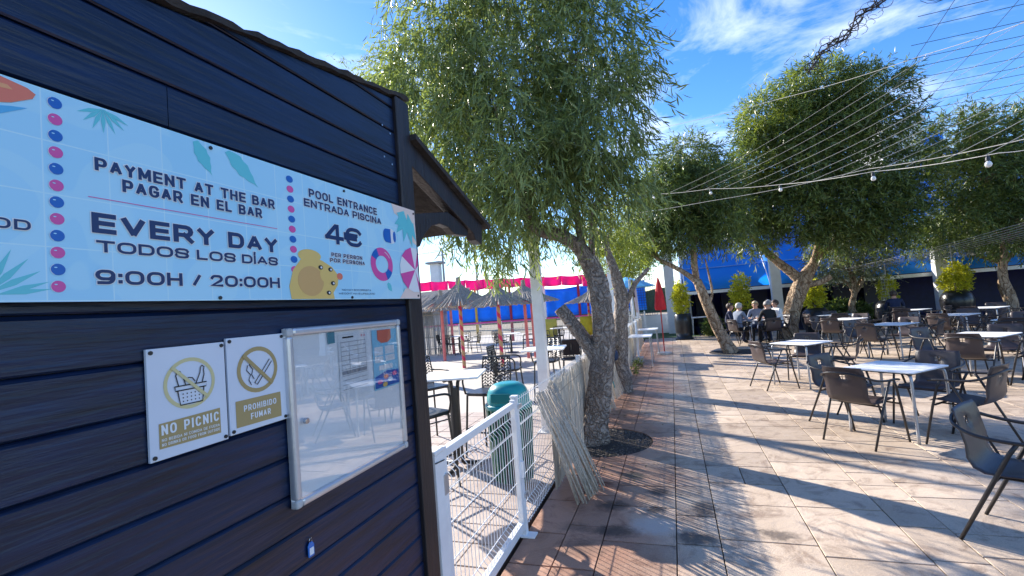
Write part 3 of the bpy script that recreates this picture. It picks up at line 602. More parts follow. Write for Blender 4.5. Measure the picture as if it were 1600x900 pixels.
_o = t.nodes.new('ShaderNodeOutputMaterial'); _g = t.nodes.new('ShaderNodeBsdfGlossy'); _g.inputs['Roughness'].default_value = .01; _t = t.nodes.new('ShaderNodeBsdfTransparent'); _t.inputs['Color'].default_value = (.98, .985, .99, 1)
_l = t.nodes.new('ShaderNodeLayerWeight'); _l.inputs['Blend'].default_value = .5; _f = t.nodes.new('ShaderNodeMapRange'); _f.inputs[3].default_value = .05; _f.inputs[4].default_value = .34; t.links.new(_l.outputs['Facing'], _f.inputs[0]); _m = t.nodes.new('ShaderNodeMixShader')
t.links.new(_f.outputs[0], _m.inputs[0]); t.links.new(_t.outputs[0], _m.inputs[1]); t.links.new(_g.outputs[0], _m.inputs[2]); t.links.new(_m.outputs[0], _o.inputs[0])
MB().box((.0015-.006, wd/2, ht/2), (.003, wd-2*FW+.006, ht-2*FW+.006)).build('glass_pane', gm, case)
ink_g = ink('grey', (.30, .31, .34))
def cp(Y, Z, X=-1.120): return WP(Y, Z, X)
def cflat(poly, m, nm, l): return flat([cp(*q) for q in poly], XC-.0040+l-.0, m, case, nm, og)
l0 = -.0008-.0
for q in case.children:
    if q.name.startswith('back_panel'): q.location.x = -.006
def cpoly(poly, m, nm, k): return flat([WP(*q, XC) for q in poly], XC-.0108+.0012*k, m, case, nm, og)
cpoly([(1.455, 1.412), (1.628, 1.416), (1.632, 1.657), (1.457, 1.655)], WHT, 'notice_sheet', 1)
for i in range(7): cpoly([(1.468, 1.625-.017*i), (1.618, 1.626-.017*i), (1.618, 1.624-.017*i), (1.468, 1.623-.017*i)], ink_g, 'table_rule', 2)
for i in range(4): cpoly([(1.468, 1.500-.017*i), (1.618, 1.501-.017*i), (1.618, 1.499-.017*i), (1.468, 1.498-.017*i)], ink_g, 'table_rule', 2)
for i, y in enumerate((1.468, 1.515, 1.568, 1.616)): cpoly([(y, 1.520), (y+.0016, 1.520), (y+.0016, 1.627), (y, 1.627)], ink_g, 'table_rule', 2)
cpoly([(1.468, 1.503), (1.618, 1.504), (1.618, 1.518), (1.468, 1.517)], ink_g, 'table_header', 2)
cpoly([(1.480, 1.639), (1.545, 1.639), (1.545, 1.645), (1.480, 1.645)], BLK, 'heading_line', 2); cpoly(ell(1.596, 1.643, .006, .005, 10), ink('rose', (.8, .4, .45)), 'seal', 2); cpoly(ell(1.613, 1.643, .006, .005, 10), ink('rose', (.8, .4, .45)), 'seal', 2)
cpoly([(1.662, 1.408), (1.856, 1.410), (1.864, 1.655), (1.664, 1.657)], ink('poster_blue', (.30, .66, .86)), 'poster', 1)
cpoly([(1.70, 1.655), (1.80, 1.655), (1.80, 1.615), (1.775, 1.60), (1.725, 1.60), (1.70, 1.615)], ORG, 'poster_badge', 2)
for (a, b, c, d) in ((1.675, 1.735, 1.55, 1.585), (1.75, 1.82, 1.55, 1.585), (1.675, 1.735, 1.52, 1.545), (1.75, 1.82, 1.52, 1.545), (1.70, 1.80, 1.487, 1.507)): cpoly([(a, c), (b, c), (b, d), (a, d)], WHT, 'poster_text_box', 2)
cpoly([(1.668, 1.415), (1.845, 1.416), (1.845, 1.475), (1.76, 1.482), (1.668, 1.462)], BLUE, 'poster_pool', 2)
for (y, z, m_) in ((1.70, 1.44, PINK), (1.745, 1.455, ORG), (1.775, 1.442, WHT), (1.81, 1.462, PINK), (1.735, 1.425, YEL)): cpoly(ell(y, z, .018, .010, 10), m_, 'poster_swimmer', 3)
cpoly([(1.40, 1.625), (1.44, 1.627), (1.44, 1.668), (1.40, 1.667)], ink('photo', (.10, .30, .38)), 'small_card', 1)
lk = MB().add([((0 if a < 12 else .012), .010*math.cos(a*math.pi/6), .010*math.sin(a*math.pi/6)) for a in range(24)], [tuple(range(12)), tuple(range(23, 11, -1))] + [(i, (i+1) % 12, 12+(i+1) % 12, 12+i) for i in range(12)]).build('lock', mat('chrome', (.5, .5, .52), .15, 1.0), case, bevel=.002); a, b = WP(1.262, 1.388, XC); lk.location = (-.003, a-cy0, b-cz0)
# key tag on a nail
kt = thing('key_tag', (XW+.004, 1.247, 0.96), 'small blue plastic key tag hanging on kiosk board below notice case', 'key tag')
MB().prism([(-.011, .0), (.011, .0), (.013, .004), (.013, .036), (.006, .046), (-.006, .046), (-.013, .036), (-.013, .004)], 0, .004).build('fob', mat('blue_plastic', (.02, .16, .55), .3), kt, bevel=.0012)
MB().box((.0045, 0, .018), (.002, .017, .022)).build('paper_label', WHT, kt)
MB().tube([(.002, .006*math.cos(a*.7), .050+.008*math.sin(a*.7)) for a in range(10)], .0008, 5).build('split_ring', screw_m, kt); MB().tube([(-.006, 0, .058), (.006, 0, .059)], .0015, 6).build('nail', screw_m, kt)

# ------------------------------------------------------------------ white mesh fence, gate, poles
XF = -1.20
fence = thing('mesh_fence', (XF, 2.1, 0), 'white welded mesh fence with posts along the walkway', 'fence')
def fpart(mb, nm, m, par=None, **k):
    mb.v = [(v[0]-XF, v[1]-2.1, v[2]) for v in mb.v]; return mb.build(nm, m, par or fence, **k)
posts = [3.43, 6.0, 8.5, 11.0, 13.5, 16.0, 18.5]
for y in posts:
    fpart(MB().box((XF, y, .515), (.05, .05, 1.03)), 'post', white_paint, bevel=.004)
    fpart(MB().box((XF, y, 1.036), (.056, .056, .014)), 'post_cap', white_paint, bevel=.004)
    fpart(MB().box((XF+.035, y, .006), (.11, .09, .012)), 'base_plate', white_paint, bevel=.002)
def wire_panel(y0, y1, ztop=1.0, zbot=.04, step=.05):
    mb = MB(); n = int((y1-y0)/step); bends = [(ztop-.20, .0), (ztop-.16, .035), (ztop-.12, .035), (ztop-.08, 0)]
    for i in range(n+1):
        y = y0+(y1-y0)*i/n
        pts = [(XF, y, zbot)] + [(XF+dx, y, z) for z, dx in ((.12, 0), (.15, .03), (.19, .03), (.22, 0))] + [(XF+dx, y, z) for z, dx in bends] + [(XF, y, ztop+.02)]
        mb.tube(pts, .0025, 5)
    for z, dx in ((zbot+.02, 0), (.12, 0), (.22, 0), (.42, 0), (.61, 0), (ztop-.20, 0), (ztop-.08, 0), (ztop, 0)):
        mb.tube([(XF+dx+.004, y0, z), (XF+dx+.004, y1, z)], .003, 5)
    return mb
for a, b in zip(posts[:-1], posts[1:]): tag(fpart(wire_panel(a+.03, b-.03), 'wire_panel', white_paint), kind='stuff')
for y in (3.43,): 
    for z in (.96, .30): fpart(MB().box((XF+.03, y+.02, z), (.018, .07, .03)), 'clamp', mat('zinc_clamp', (.55, .56, .58), .4, .8), bevel=.003)
gate = thing('wire_gate', (XF, 2.09, 0), 'white framed wire mesh gate between kiosk corner and first fence post', 'gate')
def gpart(mb, nm, m, **k): mb.v = [(v[0]-XF, v[1]-2.09, v[2]) for v in mb.v]; return mb.build(nm, m, gate, **k)
gpart(MB().box((XF-.01, 2.135, .505), (.09, .09, 1.01)), 'hinge_post', white_paint, bevel=.004); gpart(MB().box((XF-.01, 2.135, 1.021), (.098, .098, .022)), 'post_cap', white_paint, bevel=.006)
gpart(MB().tube([(XF+.037, 2.088, .975), (XF+.037, 2.182, .965)], .003, 6), 'cable_tie', black_metal)
for nm, c, d in (('frame_bar', (XF+.005, 2.215, .54), (.04, .04, .96)), ('frame_bar', (XF+.005, 3.375, .54), (.04, .04, .96)), ('frame_bar', (XF+.005, 2.795, .985), (.042, 1.12, .042)), ('frame_bar', (XF+.005, 2.795, .10), (.042, 1.12, .06))): gpart(MB().box(c, d), nm, white_paint, bevel=.004)
gpart(MB().box((XF+.03, 2.19, .84), (.016, .05, .10)), 'hinge', mat('zinc_clamp', (.55, .56, .58), .4, .8), bevel=.003); gpart(MB().box((XF+.03, 2.19, .22), (.016, .05, .10)), 'hinge', MATS['zinc_clamp'], bevel=.003)
tag(gpart(wire_panel(2.25, 3.34, .98, .09, .048), 'wire_mesh', white_paint), kind='stuff')
gpart(MB().box((XF+.03, 3.40, .50), (.03, .03, .12)), 'latch', white_paint, bevel=.003)
for (x, y, h, w, lab) in ((-1.75, 6.3, 3.5, .14, 'tall white square pole rising through foliage of the near tree'), (-1.36, 9.5, 3.5, .12, 'white pole standing behind the twisted trunk of the near tree'), (-1.42, 12.0, 3.2, .12, 'farther white pole right of the trunk beside the fence')):
    t_ = thing('light_pole', (x, y, 0), lab, 'pole', 'white poles along the fence')
    MB().box((0, 0, h/2), (w, w*.8, h)).build('shaft', white_paint, t_, bevel=.006); MB().box((0, 0, h+.01), (w+.02, w*.8+.02, .02)).build('cap', white_paint, t_); MB().box((0, 0, .008), (w+.1, w+.1, .016)).build('base_plate', white_paint, t_)
# reed screen on the fence
reed_m = mat('split_reed', (.27, .215, .16), .8, col2=(.76, .69, .58), vscale=3, stretch=(60, 60, 1.2), bump=.5, bscale=30)
scr = thing('reed_screen', (XF+.02, 4.0, 0), 'pale grey reed screen tied along the mesh fence', 'reed screen')
q = random.Random(5); y = 4.25; pan = MB(); pcount = 0; pstart = y
while y < 18.3:
    fl = 0
    if 6.6 < y < 7.6 or 8.1 < y < 9.3 or 10.2 < y < 11: fl = q.uniform(.0, .17)*min(1, abs(math.sin(y*3.1))+.25)
    x0 = .025+q.uniform(0, .014); r_ = q.uniform(.0035, .0065); top = .97+q.uniform(-.05, .035); ln = q.uniform(-.03, .03)
    pan.tube([(x0+fl, y-4.0+ln*1.5, .015+q.uniform(0, .04)), (x0+fl*.35, y-4.0+ln, .42), (x0, y-4.0, top)], [r_, r_*.95, r_*.8], 4)
    y += r_*1.55 if y < 11 else r_*2.2
    if y-pstart > 2.4 or y >= 18.3:
        tag(pan.build('reed_panel', reed_m, scr), kind='stuff'); pan = MB(); pstart = y
for z in (.2, .55, .85): MB().tube([(.043, .3+.2*i, z+.006*math.sin(i*2.1)) for i in range(70)], .0018, 4).build('tie_wire', mat('tie_wire', (.25, .22, .2), .5, .6), scr)
# loose canes leaning out of the screen
bun = thing('leaning_cane_bundle', (XF+.04, 4.2, 0), 'bundle of bleached canes slipped from the fence and leaning onto the paving', 'canes')
for i in range(34):
    t_ = i/33; k = q.uniform(-.02, .02)
    top = Vector((.0+q.uniform(0, .03), -.38+t_*.62+k, .985-.06*q.random())); bot = Vector((.30+.12*t_+q.uniform(-.04, .04), -.25+t_*.42+q.uniform(-.03, .03), .012+q.random()*.05))
    mid = top.lerp(bot, .5)+Vector((.015, q.uniform(-.01, .01), -.01)); r_ = q.uniform(.005, .0085)
    MB().tube([bot, mid, top], [r_, r_*1.05, r_*.8], 6).build('cane', reed_m, bun, smooth=True)
bag = thing('hanging_bag', (XF+.14, 8.3, .62), 'dark blue cap and teal strap hanging on fence behind the trunk', 'bag')
MB().lathe([(.01, .28), (.06, .27), (.10, .20), (.11, .12), (.09, .07), (.03, .05)], 14).build('cap', mat('navy_cloth', (.01, .03, .08), .7, var=.3), bag, smooth=True)
MB().grid(lambda u, v: (.02*math.sin(v*7), -.10-.05*u+.01*math.sin(v*9), .24-.62*v), 3, 10).build('strap', mat('teal_cloth', (.01, .28, .25), .6, var=.2), bag, smooth=True, solid=.006)

# ------------------------------------------------------------------ furniture
frame_m = mat('dark_grey_tube', (.040, .036, .036), .38, .3, var=.15, vscale=15); shell_m = mat('brown_plastic_shell', (.060, .043, .042), .42, var=.12, vscale=10, objc=True, bump=.06, bscale=300)
top_m = mat('white_laminate_top', (.84, .84, .84), .45, var=.03, vscale=5, spec=.3); leg_m = mat('grey_aluminium_leg', (.42, .43, .45), .35, .5)
def make_chair():
    t_ = thing('armchair', (0, 0, 0), 'x', 'chair')
    # seat and back: one bent sheet with a square grip hole in the back
    path = [(.235, .428), (.20, .447), (.10, .440), (-.05, .425), (-.135, .425), (-.185, .45), (-.212, .52), (-.232, .60), (-.250, .688), (-.258, .742), (-.268, .775), (-.274, .80), (-.285, .815)]
    cols = [-1, -.75, -.45, -.14, .14, .45, .75, 1]; mb = MB(); nC = len(cols)
    vs = []
    for i, (y, z) in enumerate(path):
        w = .215-.012*(i > 10)-.006*(i == 0)
        for c in cols: vs.append((c*w, y-(.02*c*c if 6 < i else 0)*-1, z+(.012*c*c if i < 6 else 0)))
    fs = []
    for i in range(len(path)-1):
        for j in range(nC-1):
            if j == 3 and i == 8: continue
            fs.append((i*nC+j, i*nC+j+1, (i+1)*nC+j+1, (i+1)*nC+j))
    mb.add(vs, fs).build('shell', shell_m, t_, smooth=True, solid=.008)
    MB().box((0, -.254, .715), (.062, .005, .006)).box((0, -.254, .715), (.005, .0045, .056)).build('grip_grille', frame_m, t_)
    # arm hoop sweeping round behind the back
    hoop = [(.275, .205, .655), (.285, .12, .668), (.285, -.05, .672), (.272, -.17, .69), (.22, -.255, .725), (.12, -.292, .752), (0, -.302, .76)]
    hp = bez(hoop, 4); full = hp + [Vector((-p.x, p.y, p.z)) for p in reversed(hp[:-1])]
    MB().tube(full, .0115, 8).build('arm_hoop', frame_m, t_, smooth=True)
    for s in (1, -1):
        MB().tube([(s*.283, .10, .664), (s*.282, .13, .60), (s*.278, .185, .40), (s*.275, .275, .0)], [.012, .0125, .0125, .011], 8).build('leg', frame_m, t_, smooth=True)
        MB().tube([(s*.283, .04, .668), (s*.280, .0, .60), (s*.270, -.11, .36), (s*.265, -.275, .0)], [.012, .0125, .0125, .011], 8).build('leg', frame_m, t_, smooth=True)
    MB().tube([(-.278, .165, .415), (.278, .165, .415)], .010, 6).tube([(-.272, -.085, .41), (.272, -.085, .41)], .010, 6).tube([(-.15, .165, .415), (-.15, -.085, .41)], .008, 6).tube([(.15, .165, .415), (.15, -.085, .41)], .008, 6).build('seat_rail', frame_m, t_)
    return t_
def make_table():
    t_ = thing('cafe_table', (0, 0, 0), 'x', 'table'); h = .35
    poly = []
    for (sx, sy, a0) in ((1, 1, 0), (-1, 1, 90), (-1, -1, 180), (1, -1, 270)): poly += [(sx*(h-.035)+.035*math.cos(R(a0+a)), sy*(h-.035)+.035*math.sin(R(a0+a))) for a in (0, 30, 60, 90)]
    MB().prism(poly, .716, .73, 'Z').build('table_top', top_m, t_, bevel=.003)
    MB().prism([(x*.985, y*.985) for x, y in poly], .706, .7155, 'Z').build('edge_band', frame_m, t_)
    for sx in (1, -1):
        for sy in (1, -1):
            MB().tube(bez([(sx*.22, sy*.22, .697), (sx*.29, sy*.29, .690), (sx*.315, sy*.315, .64), (sx*.322, sy*.322, .35), (sx*.33, sy*.33, 0)], 4), .015, 8).build('leg', leg_m, t_, smooth=True)
    MB().box((0, 0, .694), (.50, .05, .02)).box((0, 0, .694), (.05, .50, .021)).build('cross_rail', leg_m, t_)
    return t_
chair0, table0 = make_chair(), make_table(); used = {'c': False, 't': False}
def place(kind, loc, rz, label, group):
    src = chair0 if kind == 'c' else table0
    if not used[kind]:
        used[kind] = True; src.location = loc; src.rotation_euler = (0, 0, rz); src['label'] = label; src['group'] = group; return src
    return dup(src, loc, rz, label, group)
qj = random.Random(21)
# table centre, what singles it out, chair sides present
TBL = [((2.27, 6.38), 42, 'nearest white table', {'near left': (220, .57, 'brown'), 'far left': (130, .60, 0), 'far right': (42, .60, 0), 'near right': (-48, .62, 0)}),
       ((2.05, 9.45), 42, 'table in front of the forked trunk', {'left': (205, .58, 0), 'far': (75, .60, 0), 'right': (-15, .58, 0)}),
       ((4.55, 9.42), 42, 'second nearest table at the right', {'near': (228, .56, 0), 'far left': (132, .62, 0), 'far': (40, .6, 0), 'right': (-46, .60, 0)}),
       ((4.48, 12.45), 40, 'middle table right of the forked trunk', {'near left': (222, .60, 0), 'left': (135, .62, 0), 'far': (45, .6, 0), 'right': (-40, .6, 0)}),
       ((6.45, 12.0), 42, 'third table along the right edge', {'near': (235, .58, 0), 'left': (150, .62, 0), 'far': (60, .6, 0), 'right': (-30, .6, 0)}),
       ((6.45, 14.3), 44, 'pale table before the round pot', {'near': (222, .60, 0), 'left': (135, .6, 0), 'far': (45, .62, 0), 'right': (-45, .6, 0)}),
       ((4.4, 15.0), 40, 'table behind the middle table', {'near left': (225, .60, 0), 'left': (140, .6, 0), 'far': (50, .6, 0), 'right': (-40, .6, 0)}),
       ((4.75, 17.3), 38, 'far table just right of the forked trunk', {'left': (200, .6, 0), 'near': (265, .62, 0), 'far': (80, .6, 0)}),
       ((8.1, 16.4), 42, 'farthest table under the round pot', {'near': (225, .6, 0), 'left': (140, .6, 0), 'right': (-45, .6, 0), 'far': (50, .6, 0)}),
       ((8.7, 13.6), 42, 'table at the far right edge of view', {'near': (230, .6, 0), 'left': (140, .6, 0), 'far': (50, .6, 0)}),
       ((6.9, 17.6), 42, 'table beside the caged planter', {'near': (230, .6, 0), 'left': (145, .6, 0), 'right': (-40, .6, 0)}),
       ((10.4, 15.6), 42, 'table beyond the right edge near the blue awning', {'near': (230, .6, 0), 'left': (140, .6, 0)}),
       ((2.95, 3.45), 42, 'table just outside the right edge of view', {'left': (140, .62, 0)}),
       ((5.2, 6.2), 42, 'table outside the right edge, second row', {'left': (140, .6, 0), 'near': (230, .6, 0), 'right': (-40, .6, 0)}),
       ((6.6, 9.2), 42, 'table at the right, beyond the second nearest', {'left': (150, .62, 0), 'near': (230, .6, 0), 'far': (50, .6, 0)})]
for (x, y), rz, desc, sides in TBL:
    place('t', (x, y, 0), R(rz), f'white square cafe table, {desc}', 'cafe tables on the terrace')
    for sd, (ang, d, c) in sides.items():
        if desc.startswith('table just outside'):
            loc, fz = (2.0, 3.87, 0), R(-129); lab = 'dark armchair closest to the camera at the right edge'
        else:
            a = ang+qj.uniform(-4, 4); loc = (x+d*math.cos(R(a)), y+d*math.sin(R(a)), 0); fz = R(a+180-90+qj.uniform(-9, 9)); lab = f'dark armchair {sd} of the {desc}'
        place('c', loc, fz, lab, 'armchairs round the cafe tables')

# bar table and stools inside the pool fence
lat_m = mat('black_lattice_plastic', (.014, .014, .015), .35)
def make_stool():
    t_ = thing('bar_stool', (0, 0, 0), 'x', 'stool')
    bk = MB(); W_, H_ = .20, .36
    fr = [(-W_, -.22, .76), (-W_*1.04, -.25, .95), (-W_*.96, -.275, 1.12), (W_*.96, -.275, 1.12), (W_*1.04, -.25, .95), (W_, -.22, .76)]
    bk.tube(fr+[fr[0]], .011, 6)
    def bpnt(u, v): return Vector((-W_+2*W_*u, -.222-.055*v, .77+.34*v))
    for r_ in range(9):
        for c in range(10):
            u, v = c/10, r_/9; du, dv = .1, .11; fl = (c % 2 == 0)
            bk.tube([bpnt(u, v if fl else v+dv), bpnt(u+du, v+dv if fl else v)], .0058, 4)
    for c in range(1, 10): bk.tube([bpnt(c/10, 0), bpnt(c/10, 1)], .0045, 4)
    bk.build('lattice_back', lat_m, t_)
    MB().prism(ell(0, -.215, .022, .09, 12)[:], 0, 0).v if False else None
    MB().add([(.02*math.cos(a*.524), -.262, .93+.11*math.sin(a*.524)) for a in range(12)] + [(.02*math.cos(a*.524), -.238, .93+.11*math.sin(a*.524)) for a in range(12)], [tuple(range(12)), tuple(range(23, 11, -1))]+[(i, (i+1) % 12, 12+(i+1) % 12, 12+i) for i in range(12)]).build('back_spine', lat_m, t_)
    MB().prism([(-.19, -.21), (.19, -.21), (.21, -.05), (.20, .16), (.15, .21), (-.15, .21), (-.20, .16), (-.21, -.05)], .715, .75, 'Z').build('seat', lat_m, t_, bevel=.014, seg=3)
    for s in (1, -1):
        MB().tube([(s*.17, .17, .72), (s*.21, .22, 0)], .013, 7).build('leg', lat_m, t_); MB().tube([(s*.17, -.18, .76), (s*.17, -.18, .72), (s*.21, -.23, 0)], .013, 7).build('leg', lat_m, t_)
        MB().tube([(s*.20, -.20, .32), (s*.20, .20, .32)], .009, 6).build('foot_rail', lat_m, t_)
        MB().tube(bez([(s*.205, -.245, .93), (s*.235, -.05, .935), (s*.235, .12, .92), (s*.225, .17, .86), (s*.20, .16, .73)], 4), .012, 7).build('armrest', lat_m, t_, smooth=True)
    MB().tube([(-.205, .21, .30), (.205, .21, .30)], .010, 6).build('foot_rail', lat_m, t_)
    return t_
def bar_table(loc, rz, lab):
    t_ = thing('bar_table', loc, lab, 'table', 'tall tables by the pool', rz)
    MB().prism([(-.34, -.34), (.34, -.34), (.34, .34), (-.34, .34)], 1.0, 1.022, 'Z').build('table_top', top_m, t_, bevel=.006)
    for a in range(3):
        c, s = math.cos(R(120*a+20)), math.sin(R(120*a+20)); MB().tube(bez([(.25*c, .25*s, .99), (.10*c, .10*s, .97), (.045*c, .045*s, .85), (.045*c, .045*s, .12), (.11*c, .11*s, .035), (.27*c, .27*s, .02)], 4), .021, 7).build('column_leg', black_metal, t_, smooth=True)
    MB().lathe([(.05, .10), (.055, .12), (.055, .86), (.05, .88)], 12).build('sleeve', black_metal, t_)
bar_table((-2.40, 4.83, 0), R(14), 'tall white bar table behind the gate')
st0 = make_stool(); SG = 'lattice back stools by the pool'
st0.location = (-2.20, 5.32, 0); st0.rotation_euler = (0, 0, R(170)); st0['label'] = 'black lattice stool on the far side of the tall bar table'; st0['group'] = SG
dup(st0, (-2.42, 4.18, 0), R(-24), 'black lattice stool on the near side of the tall bar table', SG)
dup(st0, (-3.20, 5.75, 0), R(-118), 'black lattice stool at the left behind the tall bar table', SG)
bar_table((-2.05, 7.55, 0), R(8), 'tall bar table half hidden behind the white pole')
dup(st0, (-2.62, 7.3, 0), R(-85), 'black lattice stool left of the half hidden bar table', SG); dup(st0, (-2.2, 8.2, 0), R(176), 'black lattice stool behind the half hidden bar table', SG)
mar_m = mat('maroon_plastic', (.05, .012, .014), .4)
for i, (x, y) in enumerate(((-2.2, 10.3), (-1.85, 11.2))):
    d_ = dup(st0, (x, y, -.22), R(190+12*i), ('maroon seat with pale marks behind the reed screen', 'farther maroon seat behind the reed screen')[i], 'maroon seats by the pool')
    for c in d_.children:
        if c.name.startswith(('leg', 'foot')): c.scale = (1, 1, .70); c.location.z = .22
    MB().grid(lambda u, v: (-.19+.38*u, -.27-.02*v, .78+.34*v), 1, 1).build('back_cover', mar_m, d_, solid=.012)
# far pool side dining sets
def far_set(x, y, rz, k):
    t_ = thing('pool_table', (x, y, 0), ('low round table under the left thatched parasol', 'pale square table under the right thatched parasol', 'table in front of the blue tarpaulin')[k], 'table', 'tables across the pool deck')
    MB().lathe([(.38, .72), (.40, .73), (.40, .745), (.38, .75)], 20).build('table_top', top_m, t_); MB().lathe([(.28, 0), (.28, .02), (.04, .05), (.035, .72)], 14).build('pedestal', black_metal, t_)
    for a in ((0, 95, 190, 270), (20, 150, 260), (30, 180, 280))[k]:
        c = dup(st0, (x+.66*math.cos(R(a)), y+.66*math.sin(R(a)), -.27), R(a+90), f'black lattice chair at {a} degrees', 'chairs across the pool deck')
        side = 'right' if math.cos(R(a)) > .5 else ('left' if math.cos(R(a)) < -.5 else ('far' if math.sin(R(a)) > 0 else 'near'))
        c['label'] = f'black chair on the {side} side of the ' + t_['label']
        for ch in c.children:
            if ch.name.startswith(('leg', 'foot')): ch.scale = (1, 1, .63); ch.location.z = .27
far_set(-8.6, 18.2, 0, 0); far_set(-6.1, 17.6, 0, 1); far_set(-4.6, 19.6, 0, 2)

# green litter bin with hooded lid
bn = thing('litter_bin', (-1.62, 4.45, 0), 'green slatted litter bin with turquoise hooded lid behind fence', 'bin')
teal = mat('turquoise_plastic', (.01, .27, .29), .3, var=.12); dgreen = mat('green_plastic', (.008, .12, .075), .4, var=.15)
MB().lathe([(.17, .05), (.185, .30), (.20, .72), (.19, .72), (.16, .07)], 24).build('liner', mat('black_bag', (.01, .01, .012), .35), bn, smooth=True)
for i in range(18):
    a = 2*math.pi*i/18; MB().tube([(.18*math.cos(a), .18*math.sin(a), .05), (.197*math.cos(a), .197*math.sin(a), .35), (.212*math.cos(a), .212*math.sin(a), .74)], [.016, .018, .02], 4).build('slat', dgreen, bn)
MB().lathe([(.215, .735), (.235, .74), (.235, .775), (.225, .785), (.20, .785)], 28).build('rim', teal, bn, smooth=True)
MB().grid(lambda u, v: (.215*math.cos(u*6.2832)*math.cos(v*1.57)**.55, .215*math.sin(u*6.2832)*math.cos(v*1.57)**.55, .785+.20*math.sin(v*1.57)**.9), 28, 8).build('hood', teal, bn, smooth=True)
MB().box((.0, -.212, .86), (.20, .02, .09)).build('flap', mat('dark_teal', (.006, .16, .17), .35), bn, bevel=.01)

# ------------------------------------------------------------------ trees
def bark_mat(name, c_crack, c_mid, c_hi, sc):
    m = bpy.data.materials.new(name); m.use_nodes = True; t = m.node_tree; N = t.nodes.new; K = t.links.new; MATS[name] = m
    p = t.nodes['Principled BSDF']; p.inputs['Roughness'].default_value = .92; p.inputs['Specular IOR Level'].default_value = .2
    g = N('ShaderNodeNewGeometry'); n0 = N('ShaderNodeTexNoise'); n0.inputs['Scale'].default_value = sc*.8; n0.inputs['Detail'].default_value = 5; K(g.outputs['Position'], n0.inputs['Vector'])
    ad = N('ShaderNodeVectorMath'); ad.operation = 'MULTIPLY_ADD'; K(n0.outputs['Color'], ad.inputs[0]); ad.inputs[1].default_value = (.5, .5, .6); K(g.outputs['Position'], ad.inputs[2])
    mp_ = N('ShaderNodeMapping'); mp_.inputs['Scale'].default_value = (sc*2.4, sc*2.4, sc*.42); K(ad.outputs[0], mp_.inputs['Vector'])
    v = N('ShaderNodeTexVoronoi'); v.feature = 'DISTANCE_TO_EDGE'; v.inputs['Scale'].default_value = 1.0; K(mp_.outputs[0], v.inputs['Vector'])
    n2 = N('ShaderNodeTexNoise'); n2.inputs['Scale'].default_value = 2.2; n2.inputs['Detail'].default_value = 8; n2.inputs['Roughness'].default_value = .7; K(mp_.outputs[0], n2.inputs['Vector'])
    r1 = N('ShaderNodeValToRGB'); e = r1.color_ramp.elements; e[0].position = .0; e[1].position = .09; e[0].color = (*c_crack, 1); e[1].color = (1, 1, 1, 1); K(v.outputs['Distance'], r1.inputs['Fac'])
    r2 = N('ShaderNodeValToRGB'); e = r2.color_ramp.elements; e[0].position = .34; e[1].position = .66; e[0].color = (*c_mid, 1); e[1].color = (*c_hi, 1); K(n2.outputs['Fac'], r2.inputs['Fac'])
    x = N('ShaderNodeMixRGB'); x.blend_type = 'MULTIPLY'; x.inputs['Fac'].default_value = 1; K(r1.outputs['Color'], x.inputs['Color1']); K(r2.outputs['Color'], x.inputs['Color2']); K(x.outputs['Color'], p.inputs['Base Color'])
    mr = N('ShaderNodeMapRange'); mr.inputs[2].default_value = .22; K(v.outputs['Distance'], mr.inputs[0]); a = N('ShaderNodeMath'); a.operation = 'MULTIPLY_ADD'; K(n2.outputs['Fac'], a.inputs[0]); a.inputs[1].default_value = .5; K(mr.outputs[0], a.inputs[2])
    b = N('ShaderNodeBump'); b.inputs['Strength'].default_value = 1; b.inputs['Distance'].default_value = .022; K(a.outputs[0], b.inputs['Height']); K(b.outputs['Normal'], p.inputs['Normal'])
    return m
bark_m = bark_mat('grey_furrowed_bark', (.5, .44, .40), (.20, .16, .135), (.47, .40, .345), 6.0)
bark2_m = bark_mat('ochre_flaking_bark', (.35, .27, .22), (.22, .15, .095), (.50, .38, .26), 3.2)
lf_near = leaf_mat('long_green_leaf', (.058, .098, .036), (.38, .46, .18), .44, .32)
lf_dark = leaf_mat('dark_green_leaf', (.030, .062, .022), (.24, .31, .085), .42, .38)
lf_olive = leaf_mat('grey_olive_leaf', (.08, .11, .065), (.34, .38, .24), .32, .5)
lf_yel = leaf_mat('golden_leaf', (.30, .34, .03), (.82, .78, .07), .48, .4)
lf_lime = leaf_mat('lime_leaf', (.10, .15, .03), (.42, .48, .10), .48, .4)
